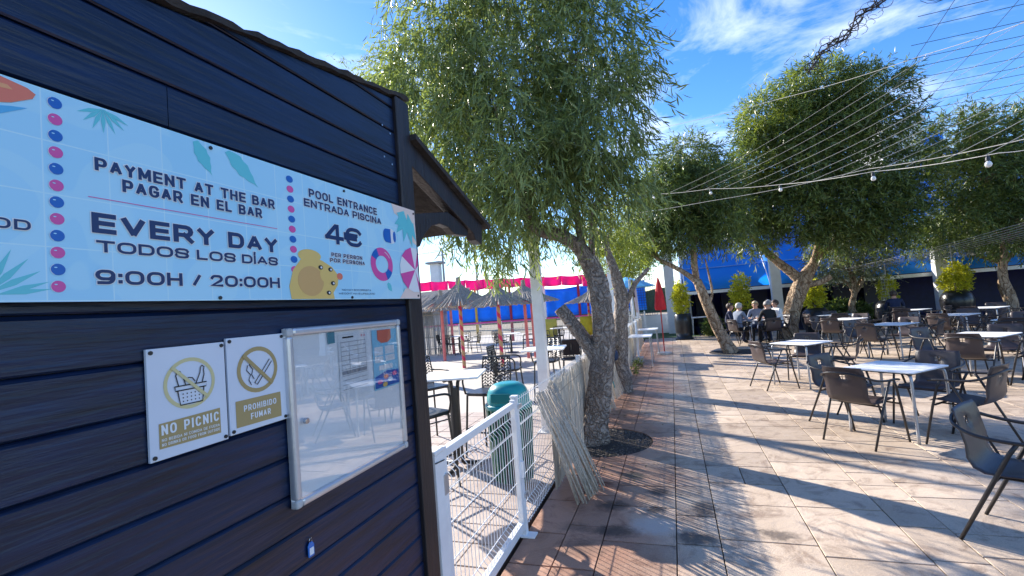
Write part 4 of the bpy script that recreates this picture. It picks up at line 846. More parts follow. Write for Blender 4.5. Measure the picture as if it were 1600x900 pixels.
def crown_mesh(name, blobs, n, ln, wd_, droop, seed, m, per=9, twig=.30, shell=.45, six=False, org=(0, 0, 0), gap=-.75):
    g = np.random.default_rng(seed); B = np.array(blobs, float)                  # x y z rx ry rz
    vol = B[:, 3]*B[:, 4]*B[:, 5]; nt_ = n//per; bi = g.choice(len(B), nt_, p=vol/vol.sum())
    d = g.normal(size=(nt_, 3)); d /= np.linalg.norm(d, axis=1)[:, None]
    rr = np.where(g.random(nt_) < shell, .8+.28*g.random(nt_)**1.6, g.random(nt_)**.45)
    c = B[bi, :3] + d*rr[:, None]*B[bi, 3:6]
    # gaps: drop twigs where a coarse noise is low
    ph = g.random(9)*6.28; k = 3.0/np.mean(B[:, 3:6])
    f = sum(np.sin(c[:, i % 3]*k*(1.1+.35*i)+ph[i]) * np.sin(c[:, (i+1) % 3]*k*(.9+.3*i)+ph[(i+3) % 9]) for i in range(6))
    keep = f > gap; c, d, f = c[keep], d[keep], f[keep]; nt_ = len(c)
    td = d*.7 + g.normal(size=(nt_, 3))*.45; td[:, 2] -= droop; td /= np.linalg.norm(td, axis=1)[:, None]
    tl = twig*(.5+g.random(nt_)); s = np.tile((np.arange(per)+.5)/per, (nt_, 1))
    P = c[:, None, :] + td[:, None, :]*(s*tl[:, None])[:, :, None]; P[:, :, 2] -= (s**2*tl[:, None])*.25*droop
    P = P.reshape(-1, 3); N = len(P); TD = np.repeat(td, per, 0)
    a = TD*.75 + g.normal(size=(N, 3))*.55; a[:, 2] -= droop*.7; a /= np.linalg.norm(a, axis=1)[:, None]
    w = np.cross(a, g.normal(size=(N, 3))); w /= np.linalg.norm(w, axis=1)[:, None]+1e-9
    L_ = ln*(.55+.8*g.random(N)); W_ = wd_*(.7+.6*g.random(N)); bend = np.cross(a, w)*(L_*g.normal(0, .10, N))[:, None]
    bend[:, 2] -= L_*.10*droop
    tint = np.clip(np.repeat(.38+.10*f, per)+g.normal(0, .18, N)+(g.random(N) < .05)*.4, 0, 1)
    P = P-np.array(org)
    if six:
        V = np.stack([P, P+a*(L_*.33)[:, None]+w*W_[:, None]*.5+bend*.6, P+a*(L_*.33)[:, None]-w*W_[:, None]*.5+bend*.6, P+a*(L_*.7)[:, None]+w*W_[:, None]*.4+bend*.7, P+a*(L_*.7)[:, None]-w*W_[:, None]*.4+bend*.7, P+a*L_[:, None]-bend*.2], 1).reshape(-1, 3)
        base = np.arange(N)[:, None]*6; F = np.concatenate([base+np.array([[0, 1, 3, 2]])*1, base+np.array([[2, 3, 5, 4]])], 0)
        F = np.concatenate([base+np.array([[0, 2, 4, 1]]), base+np.array([[1, 4, 5, 3]])], 0)
        return npmesh(name, V, F, m, np.repeat(tint, 6))
    V = np.stack([P, P+a*(L_*.45)[:, None]+w*W_[:, None]*.5+bend, P+a*L_[:, None], P+a*(L_*.45)[:, None]-w*W_[:, None]*.5+bend], 1).reshape(-1, 3)
    return npmesh(name, V, np.arange(N*4).reshape(-1, 4), m, np.repeat(tint, 4))
def limbs(mb, start, r0_, targets, seed, wig=.12):
    q = random.Random(seed)
    for t_ in targets:
        a, b = Vector(start), Vector(t_); L_ = (b-a).length
        pts = [a] + [a.lerp(b, k)+Vector([q.uniform(-wig, wig)*L_ for _ in range(3)])+Vector((0, 0, .10*L_*math.sin(k*3.14))) for k in (.3, .6)] + [b]
        p = bez(pts, 5); n = len(p); mb.tube(p, [r0_*(1-.82*i/(n-1)) for i in range(n)], 6)
        for _ in range(5):
            k = q.randint(n//3, n-2); e = p[k]+Vector([q.uniform(-1, 1)*L_*.35 for _ in range(2)]+[q.uniform(-.1, .4)*L_]); mb.tube(bez([p[k], p[k].lerp(e, .5)+Vector((0, 0, .05*L_)), e], 4), [r0_*.35*(1-.085*i) for i in range(9)], 5)
def rough_trunk(path, rad, n=16, seed=0, amp=.16, groove=7):
    """gnarled trunk: fluted cross section with furrows and burls"""
    P = bez(path, 9); k = len(P); q = random.Random(seed); ph = [q.random()*6.28 for _ in range(6)]
    rr = np.interp(np.linspace(0, 1, k), np.linspace(0, 1, len(rad)), rad); vs = []; ref = Vector((1, 0, 0))
    for i, p in enumerate(P):
        d = (P[min(i+1, k-1)]-P[max(i-1, 0)]).normalized(); a = (ref-d*ref.dot(d)).normalized(); b = d.cross(a); ref = a
        for j in range(n):
            t_ = 2*math.pi*j/n; s = 1+amp*(math.sin(3*t_+ph[0]+i*.16)*.6+math.sin(groove*t_+ph[1]+i*.10)*.45+.4*math.sin(2*t_+i*.45+ph[2])*math.sin(i*.7+ph[3]))+q.uniform(-.03, .03)
            vs.append(p+(a*math.cos(t_)+b*math.sin(t_))*rr[i]*s)
    fs = [(i*n+j, i*n+(j+1) % n, (i+1)*n+(j+1) % n, (i+1)*n+j) for i in range(k-1) for j in range(n)]+[tuple(range(n-1, -1, -1)), tuple((k-1)*n+j for j in range(n))]
    return vs, fs
def tree(nm, base, label, trunks, limbset, crown, group=None, bark=bark_m, stuff=None, nseg=16):
    t_ = thing(nm, base, label, 'tree', group); og_ = Vector(base)
    mb = MB()
    for path, rad, sd, *am in trunks: vs, fs = rough_trunk(path, rad, nseg, sd, *(am or [.16])); mb.add([v-og_ for v in vs], fs)
    mb.build('trunk', bark, t_, smooth=True)
    lb = MB()
    for st, r_, tg, sd in limbset: limbs(lb, st, r_, tg, sd)
    lb.v = [tuple(Vector(v)-og_) for v in lb.v]; lb.build('branches', bark, t_, smooth=True)
    for c in crown: tag(obj(c.get('nm', 'crown'), crown_mesh('crown', c['b'], c['n'], c['l'], c['w'], c['d'], c['s'], c['m'], c.get('per', 9), c.get('tw', .3), c.get('sh', .45), c.get('six', False), base, c.get('gap', -.75)), t_), kind='stuff')
    return t_
# near tree with the twisted trunk
T1 = [[(-1.06, 5.86, -.05), (-1.00, 5.86, .35), (-.90, 5.85, .75), (-.83, 5.85, 1.30), (-.84, 5.85, 1.75), (-.88, 5.85, 2.05), (-1.0, 5.82, 2.36), (-1.22, 5.78, 2.56), (-1.50, 5.75, 2.66), (-1.75, 5.8, 2.95)], [.19, .15, .135, .13, .13, .105, .092, .082, .072, .05]]
stub = [[(-.90, 5.87, 1.0), (-1.05, 5.88, 1.22), (-1.22, 5.9, 1.46), (-1.36, 5.9, 1.66)], [.11, .085, .085, .075]]
lead = [[(-1.0, 5.82, 2.36), (-1.02, 5.9, 2.6), (-1.08, 6.0, 3.0), (-1.2, 6.05, 3.4), (-1.3, 6.1, 3.8)], [.05, .045, .042, .04, .03]]
b1 = [(-2.75, 5.9, 5.0, .85, .8, .8), (-1.65, 5.9, 5.2, 1.0, .95, .9), (-.75, 5.9, 4.9, .62, .7, .75), (-2.75, 5.75, 3.95, .72, .7, .75), (-1.75, 5.75, 4.1, 1.0, .95, .9), (-.78, 5.75, 4.0, .72, .75, .75),
      (-2.1, 5.7, 3.15, .62, .6, .55), (-1.2, 5.7, 3.2, .75, .7, .62), (-.52, 5.75, 3.25, .45, .5, .5), (-1.75, 5.65, 2.72, .42, .4, .36), (-.62, 5.75, 3.05, .38, .4, .30), (-2.6, 5.9, 6.0, .8, .8, .6), (-1.5, 5.9, 6.2, .9, .9, .6), (-.7, 5.9, 5.8, .5, .6, .6), (-3.2, 5.95, 5.0, .45, .5, .6), (-2.35, 5.7, 2.85, .40, .4, .40), (-2.9, 5.8, 3.3, .45, .4, .5), (-1.45, 5.05, 3.35, .50, .35, .5), (-1.5, 5.0, 3.0, .35, .3, .45), (-.35, 5.8, 4.6, .4, .5, .5), (-2.0, 5.5, 2.5, .3, .3, .22), (-.75, 5.3, 3.5, .5, .4, .5)]
tree('weeping_tree', (-1.06, 5.86, 0), 'near tree with twisted grey trunk and drooping long leaves beside the reed screen',
     [(T1[0], T1[1], 3, .17), (stub[0], stub[1], 5, .14), (lead[0], lead[1], 8, .12)],
     [((-1.62, 5.77, 2.78), .045, [(-2.1, 5.7, 3.2), (-2.75, 5.75, 3.95), (-2.75, 5.9, 5.0), (-1.75, 5.65, 2.9), (-1.75, 5.75, 4.1)], 1), ((-1.2, 6.1, 3.5), .045, [(-1.65, 5.9, 5.2), (-.75, 5.9, 4.9), (-.78, 5.75, 4.0), (-1.2, 5.7, 3.2)], 2), ((-.90, 5.88, 2.1), .025, [(-.52, 5.75, 3.25), (-.72, 5.75, 2.85)], 4)],
     [dict(b=b1, n=88000, l=.145, w=.0175, d=.75, s=1, m=lf_near, per=10, tw=.34, sh=.5, six=True, gap=-.35)])
# second tree on the fence line
T1b = [[(-1.02, 9.1, -.05), (-1.03, 9.1, .5), (-1.0, 9.05, 1.0), (-.93, 9.0, 1.45), (-.90, 9.0, 1.8), (-.97, 9.0, 2.3), (-1.15, 9.1, 2.9)], [.20, .155, .145, .13, .11, .08, .055]]
tree('fence_tree', (-1.02, 9.1, 0), 'second gnarled tree on the fence line behind the near trunk',
     [(T1b[0], T1b[1], 12, .2), ([(-.92, 9.0, 1.5), (-.75, 9.0, 1.75), (-.6, 9.0, 2.0), (-.35, 9.05, 2.25)], [.08, .05, .04, .03], 3)],
     [((-1.1, 9.1, 2.7), .05, [(-1.3, 9.4, 3.4), (-.9, 9.4, 3.3), (-1.0, 9.2, 3.0)], 7)],
     [dict(b=[(-1.15, 9.4, 3.3, .55, .6, .5), (-.75, 9.5, 2.75, .35, .4, .35), (-1.6, 9.5, 2.9, .35, .4, .35)], n=7000, l=.13, w=.017, d=.7, s=4, m=lf_lime, tw=.3)])
# leaning tree and forked tree on the terrace
T2 = [[(1.46, 14.7, -.05), (1.33, 14.7, .25), (1.16, 14.7, .70), (1.02, 14.7, 1.15), (.86, 14.7, 1.65), (.72, 14.7, 2.1)], [.22, .165, .15, .145, .13, .12]]
tree('leaning_tree', (1.46, 14.7, 0), 'slender leaning tree with dark crown left of the forked tree',
     [(T2[0], T2[1], 21, .12), ([(.74, 14.7, 2.05), (.45, 14.7, 2.32), (.1, 14.7, 2.58), (-.3, 14.7, 2.85), (-.7, 14.7, 3.25)], [.085, .07, .065, .05, .035], 22, .1), ([(.72, 14.7, 2.05), (.70, 14.7, 2.6), (.72, 14.75, 3.2), (.8, 14.8, 3.9)], [.10, .085, .07, .05], 23, .1), ([(.97, 14.7, 1.35), (1.10, 14.7, 1.7), (1.08, 14.72, 2.1), (1.0, 14.7, 2.7)], [.05, .035, .03, .02], 24, .1)],
     [((.72, 14.72, 3.1), .06, [(.2, 14.7, 4.7), (1.2, 14.7, 4.8), (.9, 14.9, 5.9), (1.6, 14.9, 4.0)], 25), ((-.4, 14.7, 2.95), .04, [(-.5, 14.8, 4.2), (.1, 14.8, 3.9), (-.9, 14.7, 3.6)], 26)],
     [dict(b=[(.1, 14.8, 4.5, 1.0, 1.0, .9), (1.1, 14.9, 4.7, 1.0, 1.0, .9), (.8, 15.0, 5.7, .8, .8, .7), (-.55, 14.8, 3.6, .65, .7, .55), (.5, 14.8, 3.5, .8, .8, .5), (1.6, 14.8, 3.7, .6, .7, .6), (-.3, 14.9, 5.2, .5, .5, .5)], n=62000, l=.17, w=.026, d=.5, s=31, m=lf_dark, tw=.36)], bark=bark2_m)
T3 = [[(3.55, 18.0, -.05), (3.62, 18.0, .4), (3.78, 18.0, .95), (3.98, 18.0, 1.5), (4.18, 18.0, 1.9), (4.45, 18.0, 2.3)], [.33, .27, .26, .25, .24, .17]]
b3 = [(3.6, 16.9, 7.0, 1.15, 1.1, .8), (4.8, 17.0, 7.7, 1.2, 1.1, .8), (6.1, 17.0, 7.3, 1.1, 1.1, .75), (4.6, 16.9, 6.5, 1.5, 1.3, .8), (6.3, 17.0, 6.4, 1.0, 1.0, .6), (3.2, 17.0, 5.8, 1.0, 1.0, .9), (4.4, 16.9, 5.3, 1.3, 1.2, .9), (5.9, 17.0, 5.0, 1.2, 1.1, .7), (3.0, 17.2, 4.5, .9, 1.0, .8), (4.2, 17.0, 4.1, 1.2, 1.1, .8), (5.6, 17.2, 4.0, 1.2, 1.1, .8), (6.7, 17.3, 4.2, .8, .9, .7), (2.7, 17.5, 3.6, .8, .8, .6), (5.0, 17.2, 3.3, .9, .8, .5), (6.4, 17.3, 3.4, .9, .9, .6), (2.2, 17.3, 4.4, .7, .8, .7), (7.2, 17.2, 5.0, .7, .8, .6), (2.3, 17.2, 5.3, .6, .7, .7)]
tree('forked_tree', (3.55, 18.0, 0), 'large forked tree with broad crown in the middle of the terrace',
     [(T3[0], T3[1], 41, .13), ([(4.15, 18.0, 1.85), (3.85, 18.0, 2.2), (3.5, 18.0, 2.55), (3.1, 18.0, 3.05), (2.8, 18.0, 3.6)], [.19, .15, .13, .11, .08], 42, .1), ([(4.3, 18.0, 2.1), (4.55, 18.0, 2.45), (4.7, 18.0, 2.9), (4.85, 17.9, 3.6), (4.8, 17.8, 4.6)], [.19, .15, .13, .10, .07], 43, .1), ([(4.2, 18.0, 1.75), (4.6, 17.95, 1.78), (4.95, 17.9, 1.95)], [.12, .10, .09], 44, .1), ([(4.7, 18.0, 2.6), (5.2, 18.0, 3.1), (5.5, 17.9, 3.8)], [.10, .08, .05], 45, .1)],
     [((4.8, 17.8, 4.5), .09, [(4.8, 17.0, 7.4), (6.1, 17.0, 7.0), (4.4, 16.9, 5.6), (3.7, 16.9, 6.8)], 46), ((5.4, 17.9, 3.7), .07, [(6.3, 17.0, 6.2), (5.9, 17.0, 5.0), (6.6, 17.3, 4.3)], 47), ((2.85, 18.0, 3.5), .07, [(3.1, 17.0, 5.6), (3.0, 17.2, 4.6), (2.5, 17.5, 4.0)], 48)],
     [dict(b=b3, n=120000, l=.20, w=.032, d=.25, s=51, m=lf_dark, tw=.42, per=9), dict(b=[(3.3, 16.3, 7.2, .7, .6, .6), (4.9, 16.5, 8.0, .7, .6, .4), (4.0, 16.3, 6.9, .7, .5, .5)], n=5000, l=.18, w=.025, d=.1, s=52, m=lf_lime, tw=.4, nm='young_leaves')], bark=bark2_m, nseg=20)  # paler leaves at upper left paint the sunlit top of the crown
# dark trees in front of the awning at the right
def simple_tree(nm, base, label, h, blobs, n, l, w, m, seed, group=None, d=.25):
    x, y, _ = base; q = random.Random(seed)
    tree(nm, base, label, [([(x, y, -.05), (x+.08, y, h*.3), (x-.05, y, h*.6), (x+.1, y, h)], [.16, .13, .11, .08], seed, .1)], [((x+.08, y, h*.95), .07, [b[:3] for b in blobs], seed)], [dict(b=blobs, n=n, l=l, w=w, d=d, s=seed, m=m, tw=.4)], group, bark2_m)
BG = 'trees in front of the blue awning'
simple_tree('awning_tree', (9.3, 17.8, 0), 'dark feathery tree at the right in front of the blue awning', 2.6, [(8.6, 17.6, 5.7, 1.0, 1.0, .8), (9.8, 17.6, 5.6, 1.0, 1.0, .7), (9.0, 17.5, 4.4, 1.1, 1.0, .9), (10.2, 17.6, 4.2, 1.0, 1.0, .8), (8.4, 17.6, 3.4, .9, .9, .7), (9.8, 17.6, 3.0, 1.1, 1.0, .8), (11.2, 17.8, 3.4, .9, .9, .8)], 60000, .20, .028, lf_dark, 61, BG)
simple_tree('olive_tree', (6.1, 20.0, 0), 'rounded grey green olive tree between the planters', 1.3, [(5.7, 20.0, 2.6, .9, .8, .7), (6.6, 20.0, 2.7, .8, .8, .8), (6.1, 19.8, 3.4, .9, .8, .6), (5.2, 20.0, 2.0, .5, .5, .4), (6.9, 20.0, 2.0, .5, .5, .4)], 26000, .085, .034, lf_olive, 62, BG, .1)
simple_tree('olive_tree', (11.2, 18.2, 0), 'pale olive foliage at the right edge of view', 1.8, [(10.4, 18.0, 3.6, .7, .7, .6), (11.2, 18.0, 3.4, .8, .7, .7), (11.6, 18.0, 2.6, .8, .7, .6)], 9000, .085, .030, lf_olive, 63, BG, .1)
simple_tree('awning_tree', (10.6, 20.4, 0), 'dark tree against the awning beyond the round pot', 2.0, [(9.6, 20.4, 3.3, .9, .8, .8), (10.8, 20.4, 3.1, 1.0, .8, .8), (11.8, 20.4, 3.4, .9, .8, .8), (8.7, 20.4, 3.0, .6, .6, .6)], 24000, .19, .03, lf_dark, 64, BG)
simple_tree('background_tree', (-2.6, 22.5, 0), 'light green tree behind the trunk and the poles', 2.2, [(-2.6, 22.5, 3.4, 1.1, 1.0, .8), (-1.6, 22.5, 3.7, .9, .9, .9), (-2.1, 22.5, 4.4, .9, .9, .6), (-.9, 22.6, 4.2, .7, .7, .9)], 16000, .18, .03, lf_lime, 65)
simple_tree('background_tree', (-7.2, 11.5, 0), 'tree behind the kiosk roof at the upper left', 5.0, [(-7.4, 11.5, 7.6, 1.5, 1.4, 1.2), (-6.2, 11.5, 8.2, 1.3, 1.3, 1.1), (-6.6, 11.5, 6.9, 1.2, 1.2, 1.0)], 15000, .17, .022, lf_near, 66)

# ------------------------------------------------------------------ blue awning hall at the back
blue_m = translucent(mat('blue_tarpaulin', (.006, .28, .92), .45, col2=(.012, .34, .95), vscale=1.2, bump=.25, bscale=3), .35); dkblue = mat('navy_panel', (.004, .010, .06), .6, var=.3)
hall = thing('awning_hall', (0, 21.2, 0), 'long open hall with sloping blue tarpaulin awning and white columns', 'building')
def hp(mb, nm, m, **k): mb.v = [(v[0], v[1]-21.2, v[2]) for v in mb.v]; return mb.build(nm, m, hall, **k)
XL, XR = .55, 26.0; ribs = [XL, 3.75, 6.9, 9.6, 12.8, 16, 19.2, 22.6, XR]
def aw(x, t_): sag = -.10*math.sin(math.pi*((x-XL) % 3.2)/3.2)*math.sin(math.pi*t_); return (x, 21.2+6.2*t_, 1.86+(5.2+.0*x)*t_**.92+sag)
for a, b in zip(ribs[:-1], ribs[1:]): hp(MB().grid(lambda u, v: aw(a+.01+(b-a-.02)*u, v), 6, 10), 'awning_panel', blue_m, smooth=True, solid=.006)
for a, b in zip(ribs[:-1], ribs[1:]): hp(MB().grid(lambda u, v: (a+.01+(b-a-.02)*u, 21.19+.02*math.sin(u*18), 1.86-.03-.13*v), 12, 1), 'valance', white_paint, solid=.004)
for t_ in (.16, .34, .55, .78):
    hp(MB().tube([Vector(aw(XL+(XR-XL)*i/40, t_))+Vector((0, -.02, .03)) for i in range(41)], .022, 6), 'seam_rail', mat('pale_blue_seam', (.16, .36, .75), .5))
for x in ribs: hp(MB().tube([Vector(aw(x, k/8))+Vector((0, 0, -.02)) for k in range(9)], .03, 6), 'awning_rib', white_paint)
for x in (3.9, 9.15, 15.6, 21.6):
    hp(MB().box((x, 20.95, 1.55), (.36, .3, 3.1)), 'column', mat('white_render', (.74, .75, .76), .7, var=.06, vscale=3, bump=.2), bevel=.01)
    hp(MB().box((x, 20.95, .15), (.44, .38, .3)), 'column_base', MATS['white_render'], bevel=.01)
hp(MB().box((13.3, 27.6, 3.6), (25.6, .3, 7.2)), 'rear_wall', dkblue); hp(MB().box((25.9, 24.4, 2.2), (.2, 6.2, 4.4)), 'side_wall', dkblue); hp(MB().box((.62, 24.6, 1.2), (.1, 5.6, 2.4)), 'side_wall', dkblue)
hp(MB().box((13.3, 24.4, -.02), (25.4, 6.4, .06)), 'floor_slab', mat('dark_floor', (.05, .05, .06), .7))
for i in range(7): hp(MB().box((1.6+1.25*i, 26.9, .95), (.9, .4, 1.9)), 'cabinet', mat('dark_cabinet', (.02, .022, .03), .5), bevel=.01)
hp(MB().prism([(21.3, 1.9), (27.4, 6.95), (27.4, 2.4), (21.9, 2.4)], .50, .54), 'gable_light_stop', blue_m)  # added to close the left end against sun leaking onto the awning
blk_ = thing('white_building', (10.75, 29.8, 0), 'white block building with blue panel rising above the trees at the right', 'building')
MB().box((.5, 0, 4.65), (1.7, 4, 9.3)).build('wall', MATS['white_render'], blk_); MB().box((1.75, -1.0, 4.3), (.75, 2, 8.6)).build('blue_panel', blue_m, blk_); MB().box((.5, 0, 9.36), (1.9, 4.2, .12)).build('parapet', MATS['white_render'], blk_)
MB().box((7.2, .8, 3.9), (10, 4, 7.8)).build('blue_wall', blue_m, blk_)
# white pillars and low wall left of the hall
pw = thing('pillar_wall', (-.4, 23, 0), 'white pillars and low wall with a tall net left of the awning', 'wall')
for x, w in ((-.05, .42), (.62, .34)): MB().box((x+.4, 0, 2.7), (w, .4, 5.4)).build('pillar', MATS['white_render'], pw, bevel=.01)
MB().box((-.4, .6, .45), (3.2, .2, .9)).build('low_wall', MATS['white_render'], pw)
net = MB(); 
for i in range(20): net.tube([(-2.4+.11*i, .3, .9), (-2.4+.11*i, .3, 4.6)], .008, 4)
for i in range(32): net.tube([(-2.4, .302, .9+.12*i), (-.3, .302, .9+.12*i)], .008, 4)
tag(net.build('net', mat('dark_net_cord', (.03, .04, .05), .8), pw), kind='stuff')

# planters with clipped golden plants
pot_m = mat('black_glazed_pot', (.012, .013, .016), .3, var=.2)
def planter(nm, loc, prof, label, blobs, n, cage=False, seed=1, stake=0):
    t_ = thing(nm, loc, label, 'planter', 'black planters before the awning')
    MB().lathe(prof, 24).build('pot', pot_m, t_, smooth=True); zt = prof[-1][1]; MB().lathe([(prof[-1][0]*.92, zt-.05), (prof[-1][0]*.5, zt-.03), (.01, zt-.02)], 20).build('soil', soil_m, t_)
    MB().tube([(0, 0, zt-.05), (.03, 0, zt+.3), (0, 0, zt+.7)], .02, 6).build('stem', bark_m, t_)
    tag(obj('foliage', crown_mesh('foliage', blobs, n, .075, .042, .0, seed, lf_yel, 8, .13, .6), t_), kind='stuff')
    if cage:
        c = MB()
        for i in range(14): a = 2*math.pi*i/14; c.tube([(.19*math.cos(a), .19*math.sin(a), zt-.02), (.19*math.cos(a), .19*math.sin(a), zt+.75)], .006, 4)
        for k in range(8): c.tube([(.19*math.cos(a*.349), .19*math.sin(a*.349), zt+.02+.10*k) for a in range(19)], .005, 4)
        c.build('wire_cage', mat('pale_wire', (.6, .62, .6), .5), t_)
    if stake: MB().tube([(0, .02, zt), (0, .02, zt+stake)], .018, 6).build('stake', mat('grey_stake', (.45, .43, .40), .8), t_)
planter('tall_planter', (.33, 19.6, 0), [(.33, 0), (.34, .02), (.34, .05), (.28, .06), (.31, .3), (.315, .7), (.30, .98), (.27, 1.0), (.25, .99)], 'tall black barrel planter at the left end of the terrace', [(0, 0, 1.35, .26, .26, .35), (-.03, 0, 1.75, .24, .24, .35), (.02, 0, 2.05, .16, .16, .22)], 5200, seed=71)
planter('round_planter', (2.52, 20.0, 0), [(.30, 0), (.42, .25), (.48, .55), (.42, .85), (.30, .98), (.26, .98)], 'round black pot with golden plant behind the seated people', [(0, 0, 1.3, .3, .3, .32), (-.08, 0, 1.65, .27, .27, .32), (.03, 0, 2.05, .27, .27, .3)], 5600, seed=72)
planter('round_planter', (4.72, 19.2, 0), [(.28, 0), (.40, .2), (.46, .48), (.40, .78), (.29, .9), (.25, .9)], 'round black pot with plant right of the forked trunk', [(0, 0, 1.2, .27, .27, .3), (.05, 0, 1.55, .22, .22, .25)], 4200, seed=73)
planter('caged_planter', (7.0, 19.5, 0), [(.28, 0), (.38, .2), (.44, .5), (.38, .85), (.28, .98), (.24, .98)], 'black pot holding a plant inside a pale wire cage', [(0, 0, 1.35, .17, .17, .4)], 2600, True, 74, 1.25)
planter('round_planter', (8.87, 19.5, 0), [(.26, 0), (.36, .38), (.43, .65), (.45, .85), (.38, 1.05), (.27, 1.16), (.25, 1.16)], 'large round black pot with bright golden plant at the right', [(0, 0, 1.42, .36, .34, .28), (.05, 0, 1.72, .30, .3, .25), (.12, 0, 1.95, .18, .18, .18)], 5200, False, 75, 1.5)
# dark shrubs between pots
for i, (x, y, r_) in enumerate(((5.9, 20.6, .55), (1.5, 20.6, .35), (6.4, 20.9, .5), (-.95, 12.3, .10), (-.98, 11.2, .09))):
    sh = thing('shrub', (x, y, 0), ('dark leafy shrub left of the caged planter', 'small dark shrub behind the leaning trunk', 'dark shrub behind the caged planter', 'small weedy plant at the foot of the reed screen', 'tiny weed at the foot of the reed screen')[i], 'shrub')
    tag(obj('foliage', crown_mesh('foliage', [(0, 0, r_*.9, r_, r_, r_*.9)], int(3600*min(1, r_*2)), .12*min(1, r_*3), .05*min(1, r_*3), -.2, 80+i, lf_dark, 8, .16*min(1, r_*3), .5), sh), kind='stuff'); MB().tube([(0, 0, -.03), (.02, 0, r_)], .015, 5).build('stem', bark_m, sh)

# ------------------------------------------------------------------ people at the far table
def human(loc, face, label, shirt, pants, hair, reach=.36, lean=.06, hairstyle='short', hat=False, turn=0.0):
    t_ = thing('person', loc, label, 'person', None, R(face-90))
    V = [(0, 0, .53), (0, -.02, .70), (0, lean*.5-.02, .86), (0, lean, 1.0), (0, lean+.015, 1.085), (0, lean+.03, 1.14), (0, lean+.045, 1.20), (0, lean+.04, 1.265)]
    Rr = [(.15, .12), (.135, .11), (.15, .115), (.135, .10), (.052, .05), (.072, .082), (.083, .10), (.055, .065)]
    E_ = [(i, i+1) for i in range(7)]
    def add(p, r_, par): V.append(p); Rr.append(r_ if isinstance(r_, tuple) else (r_, r_)); E_.append((par, len(V)-1)); return len(V)-1
    for s in (1, -1):
        a = add((s*.165, lean, 1.0), .062, 3); b = add((s*.225, lean+.05, .84), .05, a); c = add((s*.235, lean+.12, .735 if reach > .2 else .70), .043, b); d = add((s*.17, lean+.12+reach*.55, .775), .035, c); e = add((s*.12, lean+.12+reach*.8, .785), .026, d)
        h_ = add((s*.10, lean+.12+reach*.8+.06, .785), (.034, .016), e)
        for k in range(4): f1 = add((s*(.075+.018*k), lean+.12+reach*.8+.115-.006*abs(k-1.5), .787), .0095, h_); add((s*(.07+.017*k), lean+.12+reach*.8+.15-.008*abs(k-1.5), .777), .008, f1)
        th = add((s*.06, lean+.12+reach*.8+.07, .79), .010, e); add((s*.045, lean+.12+reach*.8+.10, .785), .0085, th)
        hp_ = add((s*.095, .03, .50), .098, 0); kn = add((s*.125, .42, .50), .068, hp_); md = add((s*.125, .43, .30), .058, kn); an = add((s*.125, .40, .085), .042, md); add((s*.13, .47, .045), (.045, .035), an)
        V.append((s*.135, .60, .035)); Rr.append((.04, .025)); E_.append((len(V)-2, len(V)-1))
    me = bpy.data.meshes.new('body'); me.from_pydata(V, E_, []); o_ = obj('body_tmp', me); sk = o_.modifiers.new('skin', 'SKIN'); ss = o_.modifiers.new('sub', 'SUBSURF'); ss.levels = 2; ss.render_levels = 2
    for i, sv in enumerate(me.skin_vertices[0].data): sv.radius = Rr[i]; sv.use_root = (i == 0)
    bpy.context.view_layer.update(); m2 = bpy.data.meshes.new_from_object(o_.evaluated_get(bpy.context.evaluated_depsgraph_get())); bpy.data.objects.remove(o_)
    m2.materials.clear()
    skin = mat('skin', (.48, .27, .19), .55, var=.06)
    for m_ in (shirt, pants, skin, mat('dark_shoe', (.02, .02, .022), .5)): m2.materials.append(m_)
    hz = lean+.12+reach*.72
    for p_ in m2.polygons:
        c = p_.center; p_.use_smooth = True
        p_.material_index = 2 if c.z > 1.075 or (c.y > hz and c.z > .62) else (3 if c.z < .085 else (1 if c.z < .57 or (c.y > .2 and c.z < .62) else 0))
    obj('body', m2, t_)
    hd = Vector((0, lean+.04, 1.205))
    hm = mat('hair_'+hair[0], hair[1], .6, var=.25, vscale=60)
    low = {'short': -.15, 'long': -.75, 'thin': .1}[hairstyle]; vs = []
    g_ = MB().grid(lambda u, v: hd+Vector((.094*math.cos(u*6.283)*math.sin(v*2.2), -.006+.112*math.sin(u*6.283)*math.sin(v*2.2), .02+.108*math.cos(v*2.2)*(1.0)))+Vector((0, -.012, .0)), 20, 10)
    keep = []
    for f in g_.f:
        c = sum((Vector(g_.v[i]) for i in f), Vector())/len(f)-hd
        if (c.z > .045) or (c.y < .02 and c.z > low*.13-.02): keep.append(f)
    g_.f = keep; g_.build('hair', hm, t_, smooth=True, solid=.012)
    for s in (1, -1):
        MB().lathe([(.004, -.004), (.011, -.008), (.011, .008), (.004, .004)], 8, (0, 0, 0)).build('eye', mat('dark_eye', (.02, .015, .012), .3), t_).matrix_local = Matrix.Translation((s*.032, hd.y+.088, 1.205)) @ Matrix.Scale(.6, 4)
        MB().lathe([(.004, -.022), (.014, -.015), (.016, .008), (.006, .022)], 8).build('ear', skin, t_, smooth=True).location = (s*.088, hd.y-.002, 1.195)
    MB().add([(0, .10, 1.205), (-.013, .094, 1.175), (.013, .094, 1.175), (0, .122, 1.178)], [(0, 1, 3), (0, 3, 2), (1, 2, 3)]).build('nose', skin, t_, smooth=True).location = (0, lean+.035, 0)
    return t_
cl = lambda n, c: mat('cloth_'+n, c, .85, var=.2, vscale=14)
blk, navy, gry, whi, den = cl('black', (.010, .010, .012)), cl('navy', (.012, .02, .06)), cl('grey_blue', (.16, .19, .26)), cl('white', (.70, .70, .70)), cl('denim', (.03, .05, .12))
GH, WH, BH, LH = ('grey', (.22, .20, .19)), ('white', (.46, .43, .40)), ('brown', (.05, .03, .02)), ('blond', (.50, .38, .22))
